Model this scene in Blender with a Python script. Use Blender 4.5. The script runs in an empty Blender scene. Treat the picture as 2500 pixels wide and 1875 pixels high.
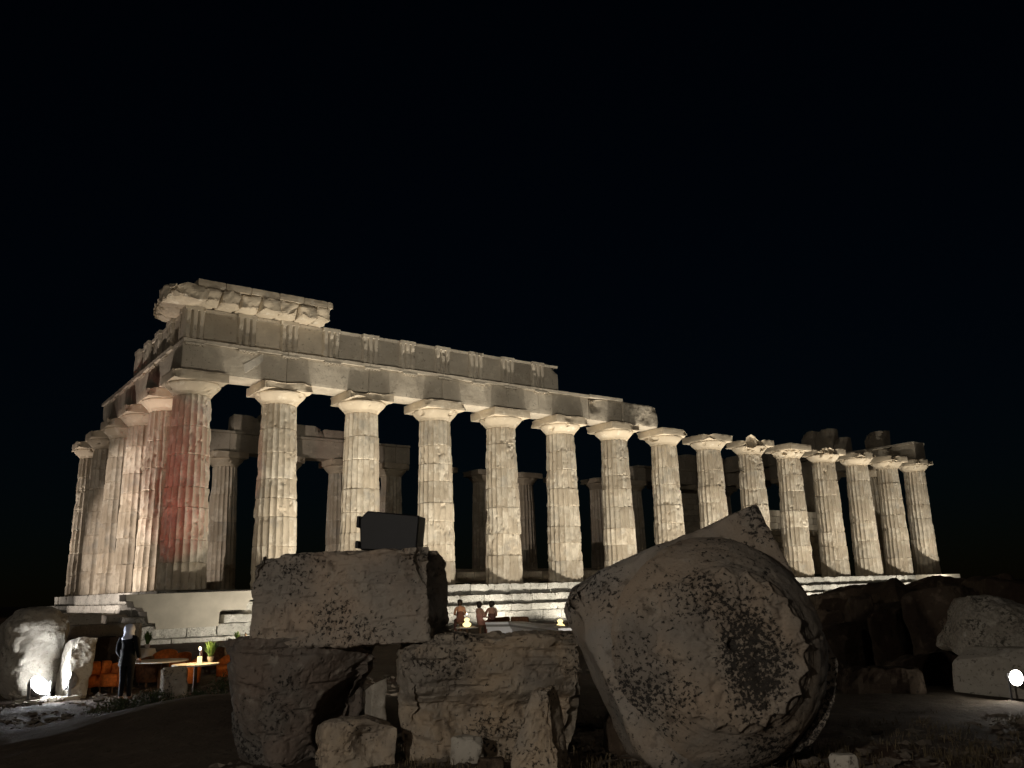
import bpy, math, random
import numpy as np
from mathutils import Vector, Matrix

PI = math.pi
scene = bpy.context.scene
COL = scene.collection
random.seed(7)

# ------------------------------------------------------------------ camera
CAM = np.array([-12.085, -42.826, 1.6325])
YAW, PITCH, ROLL = 0.635188, 0.233796, -0.027589
FPX, PW, PH = 2127.43, 2500.0, 1875.0
def _basis():
    cy, sy, cp, sp = math.cos(YAW), math.sin(YAW), math.cos(PITCH), math.sin(PITCH)
    cr, sr = math.cos(ROLL), math.sin(ROLL)
    f = np.array([sy*cp, cy*cp, sp]); r = np.array([cy, -sy, 0.0]); u = np.cross(r, f)
    return cr*r + sr*u, -sr*r + cr*u, f
RX, UX, FX = _basis()
cam_d = bpy.data.cameras.new('camera'); cam = bpy.data.objects.new('camera', cam_d); COL.objects.link(cam)
cam_d.sensor_fit = 'HORIZONTAL'; cam_d.sensor_width = 36.0; cam_d.lens = 36.0*FPX/PW
cam_d.clip_start = 0.1; cam_d.clip_end = 6000
m = Matrix.Identity(4)
for i in range(3):
    m[i][0], m[i][1], m[i][2], m[i][3] = RX[i], UX[i], -FX[i], CAM[i]
cam.matrix_world = m
scene.camera = cam

# ------------------------------------------------------------------ night sky, moonlight, exposure
SUN_EL, SUN_AZ = math.radians(30), math.radians(222)       # azimuth from +Y clockwise
world = bpy.data.worlds.new('World'); scene.world = world; world.use_nodes = True
wn = world.node_tree; bgn = wn.nodes['Background']
sky = wn.nodes.new('ShaderNodeTexSky'); sky.sky_type = 'NISHITA'; sky.sun_disc = False
sky.sun_elevation = math.radians(4); sky.sun_rotation = SUN_AZ
sky.air_density = 1.0; sky.dust_density = 0.2; sky.ozone_density = 4.0
wn.links.new(sky.outputs[0], bgn.inputs[0]); bgn.inputs[1].default_value = 0.0010
sun_d = bpy.data.lights.new('moon', 'SUN'); sun = bpy.data.objects.new('moon', sun_d); COL.objects.link(sun)
sun_d.energy = 0.05; sun_d.angle = math.radians(2.0); sun_d.color = (1.0, 0.86, 0.72)
_d = Vector((math.sin(SUN_AZ)*math.cos(SUN_EL), math.cos(SUN_AZ)*math.cos(SUN_EL), math.sin(SUN_EL)))
sun.rotation_euler = _d.to_track_quat('Z', 'Y').to_euler()
vs = scene.view_settings
vs.view_transform = 'Standard'; vs.look = 'None'; vs.exposure = 0.0; vs.gamma = 1.0; vs.use_curve_mapping = False
scene.cycles.use_denoising = True
scene.cycles.max_bounces = 5; scene.cycles.diffuse_bounces = 3
scene.cycles.sample_clamp_indirect = 4.0
FLANK_W, SHORT_W, LEFT_W, RIGHT_W, RED_W, SIDE_W, FILL_W = 4300.0, 4700.0, 560.0, 26.0, 2300.0, 20000.0, 3700.0
FLANK_C, SHORT_C, COOL_C = (1.0, 0.915, 0.775), (1.0, 0.86, 0.76), (0.93, 0.96, 1.0)

# ------------------------------------------------------------------ helpers
def ray(px, py):
    return FX + RX*(px - PW/2)/FPX - UX*(py - PH/2)/FPX
def at_h(px, py, h):
    d = ray(px, py); return CAM + d*h/math.hypot(d[0], d[1])
def at_y(px, py, y):
    d = ray(px, py); return CAM + d*(y - CAM[1])/d[1]

def _hash(ix, iy, iz, seed):
    h = (ix.astype(np.int64)*374761393 + iy.astype(np.int64)*668265263 + iz.astype(np.int64)*2147483647 + int(seed)*974634777) & 0xffffffff
    h = ((h ^ (h >> 13))*1274126177) & 0xffffffff
    h = (h ^ (h >> 16)) & 0xffffffff
    return h/4294967295.0
def vnoise(P, seed=0):
    I = np.floor(P); F = P - I; F = F*F*(3 - 2*F)
    x, y, z = I[:, 0], I[:, 1], I[:, 2]; fx, fy, fz = F[:, 0], F[:, 1], F[:, 2]
    def h(a, b, c): return _hash(x + a, y + b, z + c, seed)
    x00 = h(0,0,0)*(1-fx) + h(1,0,0)*fx; x10 = h(0,1,0)*(1-fx) + h(1,1,0)*fx
    x01 = h(0,0,1)*(1-fx) + h(1,0,1)*fx; x11 = h(0,1,1)*(1-fx) + h(1,1,1)*fx
    return (x00*(1-fy) + x10*fy)*(1-fz) + (x01*(1-fy) + x11*fy)*fz
def fbm(P, seed=0, octv=3, gain=0.5):
    s = np.zeros(len(P)); a = 1.0; t = 0.0; Q = np.array(P, float)
    for o in range(octv):
        s += a*vnoise(Q, seed + o*17); t += a; a *= gain; Q = Q*2.03 + 5.7
    return s/t
def sstep(a, b, x):
    t = np.clip((x - a)/(b - a), 0, 1); return t*t*(3 - 2*t)

def ground_z(x, y):
    x = np.asarray(x, float); y = np.asarray(y, float)
    d = np.hypot(x - CAM[0], y - CAM[1])
    b = np.interp(d, [0, 4, 9, 14, 22, 30, 100, 4000], [-.05, -.1, -.32, -.5, -.62, -.6, -.6, -3.0])
    t = sstep(-16, -4, y)*sstep(90, 70, x)*sstep(-30, -12, x)*sstep(50, 34, y)
    return b*(1 - t) - 0.15*t + 0.30*sstep(-22, -15, y)*sstep(-5, -9, y)*sstep(2, 7, x)*sstep(40, 30, x)
def gz(x, y): return float(ground_z(np.array([x]), np.array([y]))[0])

def mk_mesh(name, V, F, smooth=False):
    me = bpy.data.meshes.new(name)
    me.from_pydata(V.tolist() if isinstance(V, np.ndarray) else V, [], F.tolist() if isinstance(F, np.ndarray) else F)
    me.update()
    if smooth:
        me.polygons.foreach_set('use_smooth', [True]*len(me.polygons))
    return me
def link(name, me, mat=None, parent=None, loc=None, rot=None, scl=None):
    o = bpy.data.objects.new(name, me); COL.objects.link(o)
    if mat and me and not me.materials: me.materials.append(mat)
    if parent: o.parent = parent
    if loc is not None: o.location = [float(v) for v in loc]
    if rot is not None: o.rotation_euler = rot
    if scl is not None: o.scale = scl
    return o
def empty(name, loc=(0, 0, 0), rot=None, parent=None):
    return link(name, None, None, parent, loc, rot)
def tag(o, label=None, cat=None, group=None, kind=None):
    if label: o['label'] = label
    if cat: o['category'] = cat
    if group: o['group'] = group
    if kind: o['kind'] = kind
    return o

_gridc = {}
def box_grid(nx, ny, nz):
    """welded surface grid of a unit cube [-1,1]^3"""
    key = (nx, ny, nz)
    if key in _gridc: return _gridc[key]
    idx = {}; V = []; F = []
    def vid(i, j, k):
        t = (i, j, k)
        if t not in idx:
            idx[t] = len(V); V.append((2*i/nx - 1, 2*j/ny - 1, 2*k/nz - 1))
        return idx[t]
    for i in range(nx):
        for j in range(ny):
            F.append([vid(i,j,0), vid(i,j+1,0), vid(i+1,j+1,0), vid(i+1,j,0)])
            F.append([vid(i,j,nz), vid(i+1,j,nz), vid(i+1,j+1,nz), vid(i,j+1,nz)])
    for i in range(nx):
        for k in range(nz):
            F.append([vid(i,0,k), vid(i+1,0,k), vid(i+1,0,k+1), vid(i,0,k+1)])
            F.append([vid(i,ny,k), vid(i,ny,k+1), vid(i+1,ny,k+1), vid(i+1,ny,k)])
    for j in range(ny):
        for k in range(nz):
            F.append([vid(0,j,k), vid(0,j,k+1), vid(0,j+1,k+1), vid(0,j+1,k)])
            F.append([vid(nx,j,k), vid(nx,j+1,k), vid(nx,j+1,k+1), vid(nx,j,k+1)])
    _gridc[key] = (np.array(V), np.array(F)); return _gridc[key]

def rock_box(size, step, rnd=0.04, rough=0.02, seed=0, fine=0.0, damage=(), rvar=1.0, lump=0.0, beds=0.0, cuts=0, cutd=(.82, .94)):
    """worn block: rounded box, edges of uneven radius, surface relief. damage = (centre, radius, depth) bites"""
    hx, hy, hz = [s/2 for s in size]
    n = [max(1, min(150, int(round(s/step)))) for s in size]
    V, F = box_grid(*n)
    P = V*np.array([hx, hy, hz])
    if rnd > 0:
        e = fbm(P*2.2/max(0.3, min(size)) + seed*3.1, seed, 3)
        r = np.clip(rnd*(1 + rvar*(e - 0.5)*4), 0.004, 0.95*min(hx, hy, hz))[:, None]
        Q = np.clip(P, -np.array([hx, hy, hz]) + r, np.array([hx, hy, hz]) - r)
        D = P - Q; L = np.linalg.norm(D, axis=1, keepdims=True); L[L == 0] = 1
        N = D/L; P = Q + N*r
    else:
        N = V/np.linalg.norm(V, axis=1, keepdims=True)
    if cuts:
        rs = np.random.RandomState(seed + 77)
        for _ in range(cuts):
            n3 = rs.normal(size=3); n3 /= np.linalg.norm(n3); dd = P @ n3; lim = dd.max()*rs.uniform(*cutd)
            P = P - np.outer(np.maximum(0, dd - lim)*.97, n3)
    if lump: P = P + N*((fbm(P*0.9 + seed, seed + 50, 2) - 0.5)*2*lump)[:, None]
    if rough: P = P + N*((fbm(P*3.0 + seed*1.7, seed + 5, 4) - 0.5)*2*rough)[:, None]
    if fine: 
        f = fbm(P*14.0 + seed*2.7, seed + 9, 2)
        P = P - N*(sstep(.5, .75, f)*fine)[:, None]
    if beds:
        w = fbm(P*0.8 + seed, seed + 60, 2)*0.5
        f = fbm(np.stack([P[:, 0]*1.6, P[:, 1]*1.6, (P[:, 2] + w)*9.0], 1) + seed, seed + 61, 3); P = P - N*(sstep(.52, .68, f)*beds)[:, None]
    for c, rad, dep in damage:
        c = np.array(c)*np.array([hx, hy, hz]); dd = np.linalg.norm(P - c, axis=1)
        w = sstep(rad, rad*0.25, dd)*(0.55 + 0.9*(fbm(P*5 + seed, seed + 31, 3)))
        P = P - N*(w*dep)[:, None]
    return P, F
def block(name, size, step, mat, parent=None, loc=(0,0,0), rot=None, smooth=False, **kw):
    P, F = rock_box(size, step, **kw)
    return link(name, mk_mesh(name, P, F, smooth), mat, parent, loc, rot)

def boxes(parts):
    """plain boxes joined: parts = [(cx,cy,cz,sx,sy,sz)]"""
    V = []; F = []
    for cx, cy, cz, sx, sy, sz in parts:
        b = len(V)
        for dx in (-.5, .5):
            for dy in (-.5, .5):
                for dz in (-.5, .5): V.append((cx + dx*sx, cy + dy*sy, cz + dz*sz))
        F += [[b+0,b+1,b+3,b+2],[b+4,b+6,b+7,b+5],[b+0,b+4,b+5,b+1],[b+2,b+3,b+7,b+6],[b+0,b+2,b+6,b+4],[b+1,b+5,b+7,b+3]]
    return V, F
def lathe(prof, n=24, cap=True):
    V = []; F = []
    for r, z in prof:
        for k in range(n):
            a = 2*PI*k/n; V.append((r*math.cos(a), r*math.sin(a), z))
    for i in range(len(prof) - 1):
        for k in range(n):
            a, b = i*n + k, i*n + (k + 1) % n
            F.append([a, b, b + n, a + n])
    if cap:
        F.append(list(range(n))[::-1]); F.append([(len(prof)-1)*n + k for k in range(n)])
    return V, F
def prism(poly, z0, z1):
    n = len(poly); V = [(x, y, z0) for x, y in poly] + [(x, y, z1) for x, y in poly]
    F = [[i, (i+1) % n, n + (i+1) % n, n + i] for i in range(n)] + [list(range(n))[::-1], list(range(n, 2*n))]
    return V, F
def bevel(o, w=0.01, seg=2):
    b = o.modifiers.new('bevel', 'BEVEL'); b.width = w; b.segments = seg; b.limit_method = 'ANGLE'; return o

# ------------------------------------------------------------------ materials
class NT:
    def __init__(s, name):
        s.mat = bpy.data.materials.new(name); s.mat.use_nodes = True
        s.t = s.mat.node_tree; s.b = s.t.nodes['Principled BSDF']
    def n(s, typ, **kw):
        x = s.t.nodes.new(typ)
        for k, v in kw.items(): setattr(x, k, v)
        return x
    def l(s, a, b): s.t.links.new(a, b)
    def val(s, sock, v):
        if hasattr(v, 'links') or hasattr(v, 'is_linked'): s.l(v, sock)
        else: sock.default_value = v
    def math(s, op, a, b=0.0, c=None):
        x = s.n('ShaderNodeMath', operation=op); s.val(x.inputs[0], a); s.val(x.inputs[1], b)
        if c is not None: s.val(x.inputs[2], c)
        return x.outputs[0]
    def vmath(s, op, a, b):
        x = s.n('ShaderNodeVectorMath', operation=op); s.val(x.inputs[0], a); s.val(x.inputs[1], b); return x.outputs[0]
    def noise(s, vec, scale, detail=3, rough=0.55):
        x = s.n('ShaderNodeTexNoise'); s.l(vec, x.inputs['Vector']); x.inputs['Scale'].default_value = scale
        x.inputs['Detail'].default_value = detail; x.inputs['Roughness'].default_value = rough; return x.outputs['Fac']
    def step(s, v, a, b):
        x = s.n('ShaderNodeMapRange', interpolation_type='SMOOTHSTEP'); s.val(x.inputs[0], v)
        x.inputs[1].default_value = a; x.inputs[2].default_value = b; return x.outputs[0]
    def mix(s, f, a, b):
        x = s.n('ShaderNodeMix', data_type='RGBA'); s.val(x.inputs[0], f)
        s.val(x.inputs[6], a if not isinstance(a, tuple) else (*a, 1)); s.val(x.inputs[7], b if not isinstance(b, tuple) else (*b, 1)); return x.outputs[2]
    def mulc(s, col, f):
        x = s.n('ShaderNodeVectorMath', operation='SCALE'); s.l(col, x.inputs[0]); s.val(x.inputs['Scale'], f); return x.outputs[0]
    def objvec(s, spread=40.0):
        tc = s.n('ShaderNodeTexCoord'); oi = s.n('ShaderNodeObjectInfo')
        r = s.math('MULTIPLY', oi.outputs['Random'], spread)
        return s.vmath('ADD', tc.outputs['Object'], r), oi.outputs['Random'], tc.outputs['Object']
    def bump(s, h, strength=0.4, dist=0.02):
        x = s.n('ShaderNodeBump'); x.inputs['Strength'].default_value = strength; x.inputs['Distance'].default_value = dist
        s.l(h, x.inputs['Height']); s.l(x.outputs[0], s.b.inputs['Normal'])
    def done(s, col, rough=0.85):
        s.val(s.b.inputs['Base Color'], col if not isinstance(col, tuple) else (*col, 1))
        s.val(s.b.inputs['Roughness'], rough); s.b.inputs['Specular IOR Level'].default_value = 0.25
        return s.mat

def m_plain(name, col, rough=0.7, var=0.12, scale=6.0, metal=0.0, bump=0.0):
    t = NT(name); v, r, o = t.objvec()
    n = t.noise(v, scale, 4)
    c = t.mix(t.step(n, 0.3, 0.7), tuple(x*(1 - var) for x in col), tuple(min(1, x*(1 + var)) for x in col))
    t.b.inputs['Metallic'].default_value = metal
    if bump: t.bump(t.noise(v, scale*6, 3), bump, 0.01)
    return t.done(c, rough)
def m_emit(name, col, strength):
    t = NT(name); t.b.inputs['Emission Color'].default_value = (*col, 1); t.b.inputs['Emission Strength'].default_value = strength
    return t.done(col, 0.4)

def m_shaft(name):
    """fluted drum: tan repair mortar with paler original stone, patches ending at the arrises"""
    t = NT(name); v, rnd, o = t.objvec()
    sx = t.n('ShaderNodeSeparateXYZ'); t.l(o, sx.inputs[0])
    ang = t.math('ARCTAN2', sx.outputs[1], sx.outputs[0])
    fl = t.math('FLOOR', t.math('ADD', t.math('MULTIPLY', ang, 20/(2*PI)), 100.0))
    cv = t.n('ShaderNodeCombineXYZ'); t.l(t.math('MULTIPLY', fl, 0.23), cv.inputs[0]); t.l(t.math('MULTIPLY', sx.outputs[2], 0.40), cv.inputs[1])
    t.l(t.math('MULTIPLY', rnd, 60.0), cv.inputs[2])
    patch = t.noise(cv.outputs[0], 1.6, 2, 0.5)
    edge = t.noise(v, 5.0, 3)
    pm = t.step(t.math('ADD', patch, t.math('MULTIPLY', edge, 0.22)), 0.60, 0.66)
    tan = t.mix(t.step(t.noise(v, 1.2, 4), 0.3, 0.7), (0.46, 0.39, 0.295), (0.56, 0.485, 0.375))
    pale = t.mix(t.step(t.noise(v, 2.5, 4), 0.35, 0.65), (0.56, 0.50, 0.40), (0.73, 0.66, 0.54))
    c = t.mix(t.math('MULTIPLY', pm, 0.8), tan, pale)
    grey = t.step(t.noise(v, 0.9, 4), 0.56, 0.70)
    c = t.mix(t.math('MULTIPLY', grey, 0.55), c, (0.36, 0.34, 0.30))
    pit = t.step(t.noise(v, 9.0, 4, 0.65), 0.63, 0.70)
    stain = t.step(t.noise(t.vmath('MULTIPLY', v, (3.2, 3.2, 0.55)), 1.6, 4, 0.6), 0.58, 0.72)
    c = t.mix(t.math('MULTIPLY', stain, 0.35), c, (0.30, 0.23, 0.15))
    c = t.mix(t.math('MULTIPLY', pit, 0.6), c, (0.17, 0.135, 0.095))
    c = t.mulc(c, t.math('ADD', 0.82, t.math('MULTIPLY', rnd, 0.34)))
    h = t.math('ADD', t.noise(v, 11.0, 5, 0.65), t.math('MULTIPLY', pit, -0.6))
    h = t.math('ADD', h, t.math('MULTIPLY', pm, -0.35))
    t.bump(h, 0.55, 0.03)
    return t.done(c, 0.9)
def m_stone(name, a, b, dark, pale, scale=1.0, spots=0.62, spot_amt=0.7, bump=0.5, bdist=0.03, spread=40.0):
    t = NT(name); v, rnd, o = t.objvec(spread)
    c = t.mix(t.step(t.noise(v, 0.8*scale, 4), 0.3, 0.7), a, b)
    c = t.mix(t.math('MULTIPLY', t.step(t.noise(v, 2.1*scale, 5, 0.6), 0.55, 0.68), 0.75), c, pale)
    sp = t.step(t.noise(v, 8.0*scale, 5, 0.7), spots, spots + 0.06)
    zone = t.step(t.noise(v, 1.1*scale, 3), 0.42, 0.60)
    sp = t.math('MULTIPLY', sp, t.math('ADD', 0.35, t.math('MULTIPLY', zone, 0.65)))
    c = t.mix(t.math('MULTIPLY', sp, spot_amt), c, dark)
    c = t.mulc(c, t.math('ADD', 0.86, t.math('MULTIPLY', rnd, 0.28)))
    t.bump(t.math('ADD', t.noise(v, 10*scale, 6, 0.65), t.math('MULTIPLY', sp, -0.5)), bump, bdist)
    return t.done(c, 0.92)
def m_lichen(name, a, b, dark, zone_c=None, zone_r=1.0):
    """weathered limestone of the fallen pieces: clustered dark lichen freckles, rusty and grey areas"""
    t = NT(name); v, rnd, o = t.objvec(13.0)
    c = t.mix(t.step(t.noise(v, 1.3, 4), 0.32, 0.68), a, b)
    c = t.mix(t.math('MULTIPLY', t.step(t.noise(v, 0.9, 3), 0.5, 0.66), 0.6), c, (0.22, 0.20, 0.175))
    c = t.mix(t.math('MULTIPLY', t.step(t.noise(v, 5.0, 4, 0.6), 0.56, 0.7), 0.5), c, (0.46, 0.41, 0.34))
    f1 = t.noise(v, 20.0, 5, 0.74)
    zone = t.noise(v, 1.15, 3, 0.5)
    if zone_c is not None:
        dist = t.n('ShaderNodeVectorMath', operation='DISTANCE'); t.l(o, dist.inputs[0]); dist.inputs[1].default_value = zone_c
        near = t.step(dist.outputs['Value'], zone_r, zone_r*0.45)
        zone = t.math('ADD', zone, t.math('MULTIPLY', near, 0.25))
    thr = t.math('SUBTRACT', 0.83, t.math('MULTIPLY', zone, 0.5))
    sp = t.step(t.math('SUBTRACT', f1, thr), 0.0, 0.05)
    drip = t.step(t.noise(t.vmath('MULTIPLY', v, (2.2, 2.2, 0.7)), 2.2, 4, 0.6), 0.57, 0.70)
    c = t.mix(t.math('MULTIPLY', drip, 0.55), c, (0.11, 0.085, 0.065))
    c = t.mix(t.math('MULTIPLY', sp, 0.9), c, dark)
    c = t.mulc(c, t.math('ADD', 0.85, t.math('MULTIPLY', rnd, 0.3)))
    t.bump(t.math('ADD', t.noise(v, 12, 6, 0.7), t.math('MULTIPLY', sp, -0.6)), 0.75, 0.03)
    return t.done(c, 0.93)

M = {}
M['shaft'] = m_shaft('column_stone')
M['block'] = m_stone('entablature_stone', (0.43, 0.375, 0.295), (0.53, 0.47, 0.375), (0.13, 0.115, 0.09), (0.60, 0.54, 0.43), 1.0, 0.58, 0.7)
M['cap'] = m_stone('capital_stone', (0.50, 0.42, 0.31), (0.60, 0.51, 0.38), (0.20, 0.17, 0.13), (0.70, 0.63, 0.51), 1.2, 0.64, 0.6)
M['step'] = m_stone('step_stone', (0.50, 0.49, 0.44), (0.64, 0.62, 0.56), (0.17, 0.165, 0.145), (0.74, 0.72, 0.66), 1.6, 0.52, 0.85)
M['conc'] = m_plain('smooth_repair_concrete', (0.50, 0.46, 0.38), 0.85, 0.10, 1.3, 0, 0.12)
M['white_fill'] = m_plain('white_repair_mortar', (0.62, 0.57, 0.48), 0.9, 0.12, 3)
M['rock_a'] = m_lichen('lichen_limestone', (0.43, 0.335, 0.25), (0.36, 0.315, 0.26), (0.022, 0.02, 0.018))
M['rock_b'] = m_lichen('ochre_limestone', (0.45, 0.345, 0.235), (0.38, 0.325, 0.255), (0.03, 0.025, 0.02))
M['rock_c'] = m_lichen('shaded_limestone', (0.22, 0.17, 0.135), (0.17, 0.155, 0.135), (0.02, 0.018, 0.016))  # darker copy of the limestone; the lower block's shade is in the colour
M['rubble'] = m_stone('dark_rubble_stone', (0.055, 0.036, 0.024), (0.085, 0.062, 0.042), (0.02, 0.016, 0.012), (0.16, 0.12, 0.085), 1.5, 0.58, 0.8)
M['boulder'] = m_stone('pale_boulder_stone', (0.38, 0.34, 0.28), (0.50, 0.46, 0.39), (0.08, 0.07, 0.055), (0.58, 0.54, 0.46), 1.8, 0.56, 0.75)
M['mottled'] = m_stone('mottled_boulder_stone', (0.36, 0.32, 0.26), (0.46, 0.42, 0.35), (0.05, 0.045, 0.035), (0.62, 0.58, 0.50), 2.2, 0.49, 0.9)
M['black'] = m_plain('black_plastic', (0.004, 0.004, 0.005), 0.5, 0.2, 20)
M['grille'] = m_plain('black_metal_grille', (0.008, 0.008, 0.009), 0.45, 0.3, 60, 0.6)
M['steel'] = m_plain('grey_painted_metal', (0.30, 0.30, 0.30), 0.45, 0.1, 10, 0.4)
M['white'] = m_plain('white_painted_board', (0.74, 0.75, 0.78), 0.5, 0.05, 3)
M['cloth'] = m_plain('white_tablecloth', (0.70, 0.66, 0.60), 0.9, 0.06, 4)
M['dcloth'] = m_plain('dark_tablecloth', (0.07, 0.055, 0.05), 0.95, 0.2, 5)
M['orange'] = m_plain('orange_woven_upholstery', (0.55, 0.15, 0.03), 0.75, 0.25, 14, 0, 0.3)
M['brown'] = m_plain('brown_woven_wicker', (0.13, 0.06, 0.028), 0.8, 0.35, 14, 0, 0.4)
M['leaf'] = m_plain('plant_leaf', (0.07, 0.13, 0.035), 0.6, 0.4, 12)
M['bush'] = m_plain('shrub_leaf', (0.045, 0.06, 0.022), 0.7, 0.4, 12)
M['pot'] = m_plain('glazed_pot', (0.42, 0.38, 0.34), 0.5, 0.1, 8)
M['wood'] = m_plain('dark_wood', (0.10, 0.055, 0.03), 0.6, 0.3, 8)
M['skin'] = m_plain('skin', (0.36, 0.20, 0.135), 0.55, 0.06, 5)
M['hair'] = m_plain('dark_hair', (0.02, 0.014, 0.01), 0.5, 0.3, 20)
M['suit'] = m_plain('black_fabric', (0.004, 0.004, 0.006), 0.85, 0.2, 10)
M['scarf'] = m_plain('pale_blue_cloth', (0.62, 0.66, 0.80), 0.8, 0.08, 6)
M['dress'] = m_plain('rose_brown_fabric', (0.11, 0.05, 0.04), 0.85, 0.15, 8)
M['dress2'] = m_plain('salmon_fabric', (0.40, 0.20, 0.15), 0.85, 0.12, 8)
M['glass'] = m_plain('dark_bottle_glass', (0.02, 0.012, 0.015), 0.1, 0.1, 5)
M['wax'] = m_emit('glowing_candle', (1.0, 0.78, 0.36), 1.6)
M['globe'] = m_emit('lit_globe', (1.0, 0.93, 0.80), 2.5)
M['straw'] = m_plain('dry_grass_blade', (0.15, 0.115, 0.065), 0.9, 0.35, 3)

def m_ground():
    t = NT('dry_soil')
    g = t.n('ShaderNodeNewGeometry'); v = g.outputs['Position']
    c = t.mix(t.step(t.noise(v, 0.35, 4), 0.35, 0.65), (0.06, 0.042, 0.03), (0.10, 0.078, 0.056))
    c = t.mix(t.math('MULTIPLY', t.step(t.noise(v, 2.6, 5, 0.65), 0.5, 0.7), 0.6), c, (0.15, 0.115, 0.08))
    c = t.mix(t.math('MULTIPLY', t.step(t.noise(v, 9.0, 4, 0.6), 0.58, 0.7), 0.7), c, (0.035, 0.026, 0.018))
    c = t.mix(t.math('MULTIPLY', t.step(t.noise(v, 0.16, 2), 0.55, 0.7), 0.35), c, (0.20, 0.085, 0.045))
    t.bump(t.noise(v, 5.0, 7, 0.7), 0.9, 0.08)
    return t.done(c, 0.95)
M['ground'] = m_ground()
M['earth'] = m_plain('trodden_earth', (0.26, 0.15, 0.10), 0.95, 0.3, 1.5, 0, 0.5)

# ------------------------------------------------------------------ ground: one sheet to the horizon, finer near the camera
def build_ground():
    xs = np.unique(np.concatenate([np.linspace(-26, 12, 150), np.linspace(12, 90, 60), -26 - np.geomspace(1, 2500, 16), 90 + np.geomspace(1, 2500, 16)]))
    ys = np.unique(np.concatenate([np.linspace(-50, -4, 170), np.linspace(-4, 45, 20), -50 - np.geomspace(1, 2500, 16), 45 + np.geomspace(1, 2500, 16)]))
    X, Y = np.meshgrid(xs, ys, indexing='ij'); P = np.stack([X.ravel(), Y.ravel(), np.zeros(X.size)], 1)
    z = ground_z(P[:, 0], P[:, 1])
    near = sstep(60, 30, np.hypot(P[:, 0] - CAM[0], P[:, 1] - CAM[1]))
    z = z + near*((fbm(P*0.45, 3, 4) - 0.5)*0.22 + (fbm(P*2.4, 8, 3) - 0.5)*0.09)
    # low earth bank between the camera and the terrace at the left
    c1 = at_h(330, 1720, 17.5)
    for (px, hh, rad, amp) in ((300, 17.0, 2.4, .06), (430, 17.0, 2.6, .20), (560, 16.5, 2.4, .30), (1930, 20, 4.0, .15)):
        c = at_h(px, 1720, hh); dd = np.hypot(P[:, 0] - c[0], P[:, 1] - c[1]); z = z + amp*np.exp(-(dd/rad)**2)
    P[:, 2] = z
    nx, ny = len(xs), len(ys)
    I = np.arange(nx*ny).reshape(nx, ny)
    F = np.stack([I[:-1, :-1].ravel(), I[1:, :-1].ravel(), I[1:, 1:].ravel(), I[:-1, 1:].ravel()], 1)
    o = link('ground', mk_mesh('ground', P, F, True), M['ground']); o['kind'] = 'structure'
    return o
build_ground()

# ------------------------------------------------------------------ temple
ZS = 2.1                                     # stylobate level
COLX = [0.0]
for i in range(14): COLX.append(COLX[-1] + (4.43 if i in (0, 13) else 4.70))
COLY = [0.0, 4.5, 9.1, 13.7, 18.3, 22.8]
XE, YE = COLX[-1], COLY[-1]
HN, RB, RN = 9.22, 1.12, 0.90
temple = tag(empty('doric_temple', (0, 0, 0)), 'floodlit ruined doric temple with fluted columns and broken entablature', 'temple')

def drum_mesh(z0, z1, seed, nz, wear):
    nf, k = 20, 6; nth = nf*k
    th = 2*PI*np.arange(nth)/nth; u = (np.arange(nth) % k)/k
    prof = 1 - (2*u - 1)**2
    g = 0.018
    zz = np.concatenate([[z0, z0 + g], np.linspace(z0 + 2.2*g, z1 - 2.2*g, nz), [z1 - g, z1]])
    T, Z = np.meshgrid(th, zz); PR = np.tile(prof, (len(zz), 1))
    t = Z/HN; R = RB + (RN - RB)*t + 0.02*np.sin(PI*t)
    ca, sa = np.cos(T), np.sin(T)
    P3 = np.stack([(ca*R).ravel(), (sa*R).ravel(), Z.ravel()], 1)
    e = fbm(P3*np.array([1.5, 1.5, 1.1]) + seed*7.3, seed, 3).reshape(T.shape)
    thr = 0.70 - 0.12*wear
    e = sstep(thr, thr + 0.12, e)
    hi = fbm(P3*7.0 + seed*3.3, seed + 3, 3).reshape(T.shape)
    ar = fbm(P3*np.array([3.5, 3.5, 2.2]) + seed*1.9, seed + 6, 2).reshape(T.shape)
    chip = sstep(0.52, 0.72, ar)*(1 - PR)*(0.25 + wear)
    r = R*(1 - 0.10*PR*(1 - 0.55*e)) - e*(0.02 + 0.08*hi) - chip*0.04 - (hi - 0.5)*0.014
    pit = sstep(0.70, 0.8, fbm(P3*4.2 + seed, seed + 12, 2).reshape(T.shape)); r -= pit*0.06*wear
    endw = np.zeros(len(zz)); endw[0] = endw[-1] = 1.0; endw[1] = endw[-2] = 0.25
    je = fbm(np.stack([(ca*3).ravel(), (sa*3).ravel(), np.full(T.size, seed*2.7)], 1), seed + 20, 3).reshape(T.shape)
    r -= endw[:, None]*(0.02 + 0.09*sstep(0.48, 0.8, je))
    rng = random.Random(seed); ox, oy = rng.uniform(-.02, .02), rng.uniform(-.02, .02); r = r*rng.uniform(.985, 1.008)
    V = np.stack([(r*ca + ox).ravel(), (r*sa + oy).ravel(), Z.ravel()], 1)
    n = len(zz); I = np.arange(n*nth).reshape(n, nth); J = np.roll(I, -1, axis=1)
    F = np.stack([I[:-1].ravel(), J[:-1].ravel(), J[1:].ravel(), I[1:].ravel()], 1).tolist()
    F.append(I[-1].tolist()); F.append(I[0][::-1].tolist())
    return mk_mesh('drum', V, F)
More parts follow.
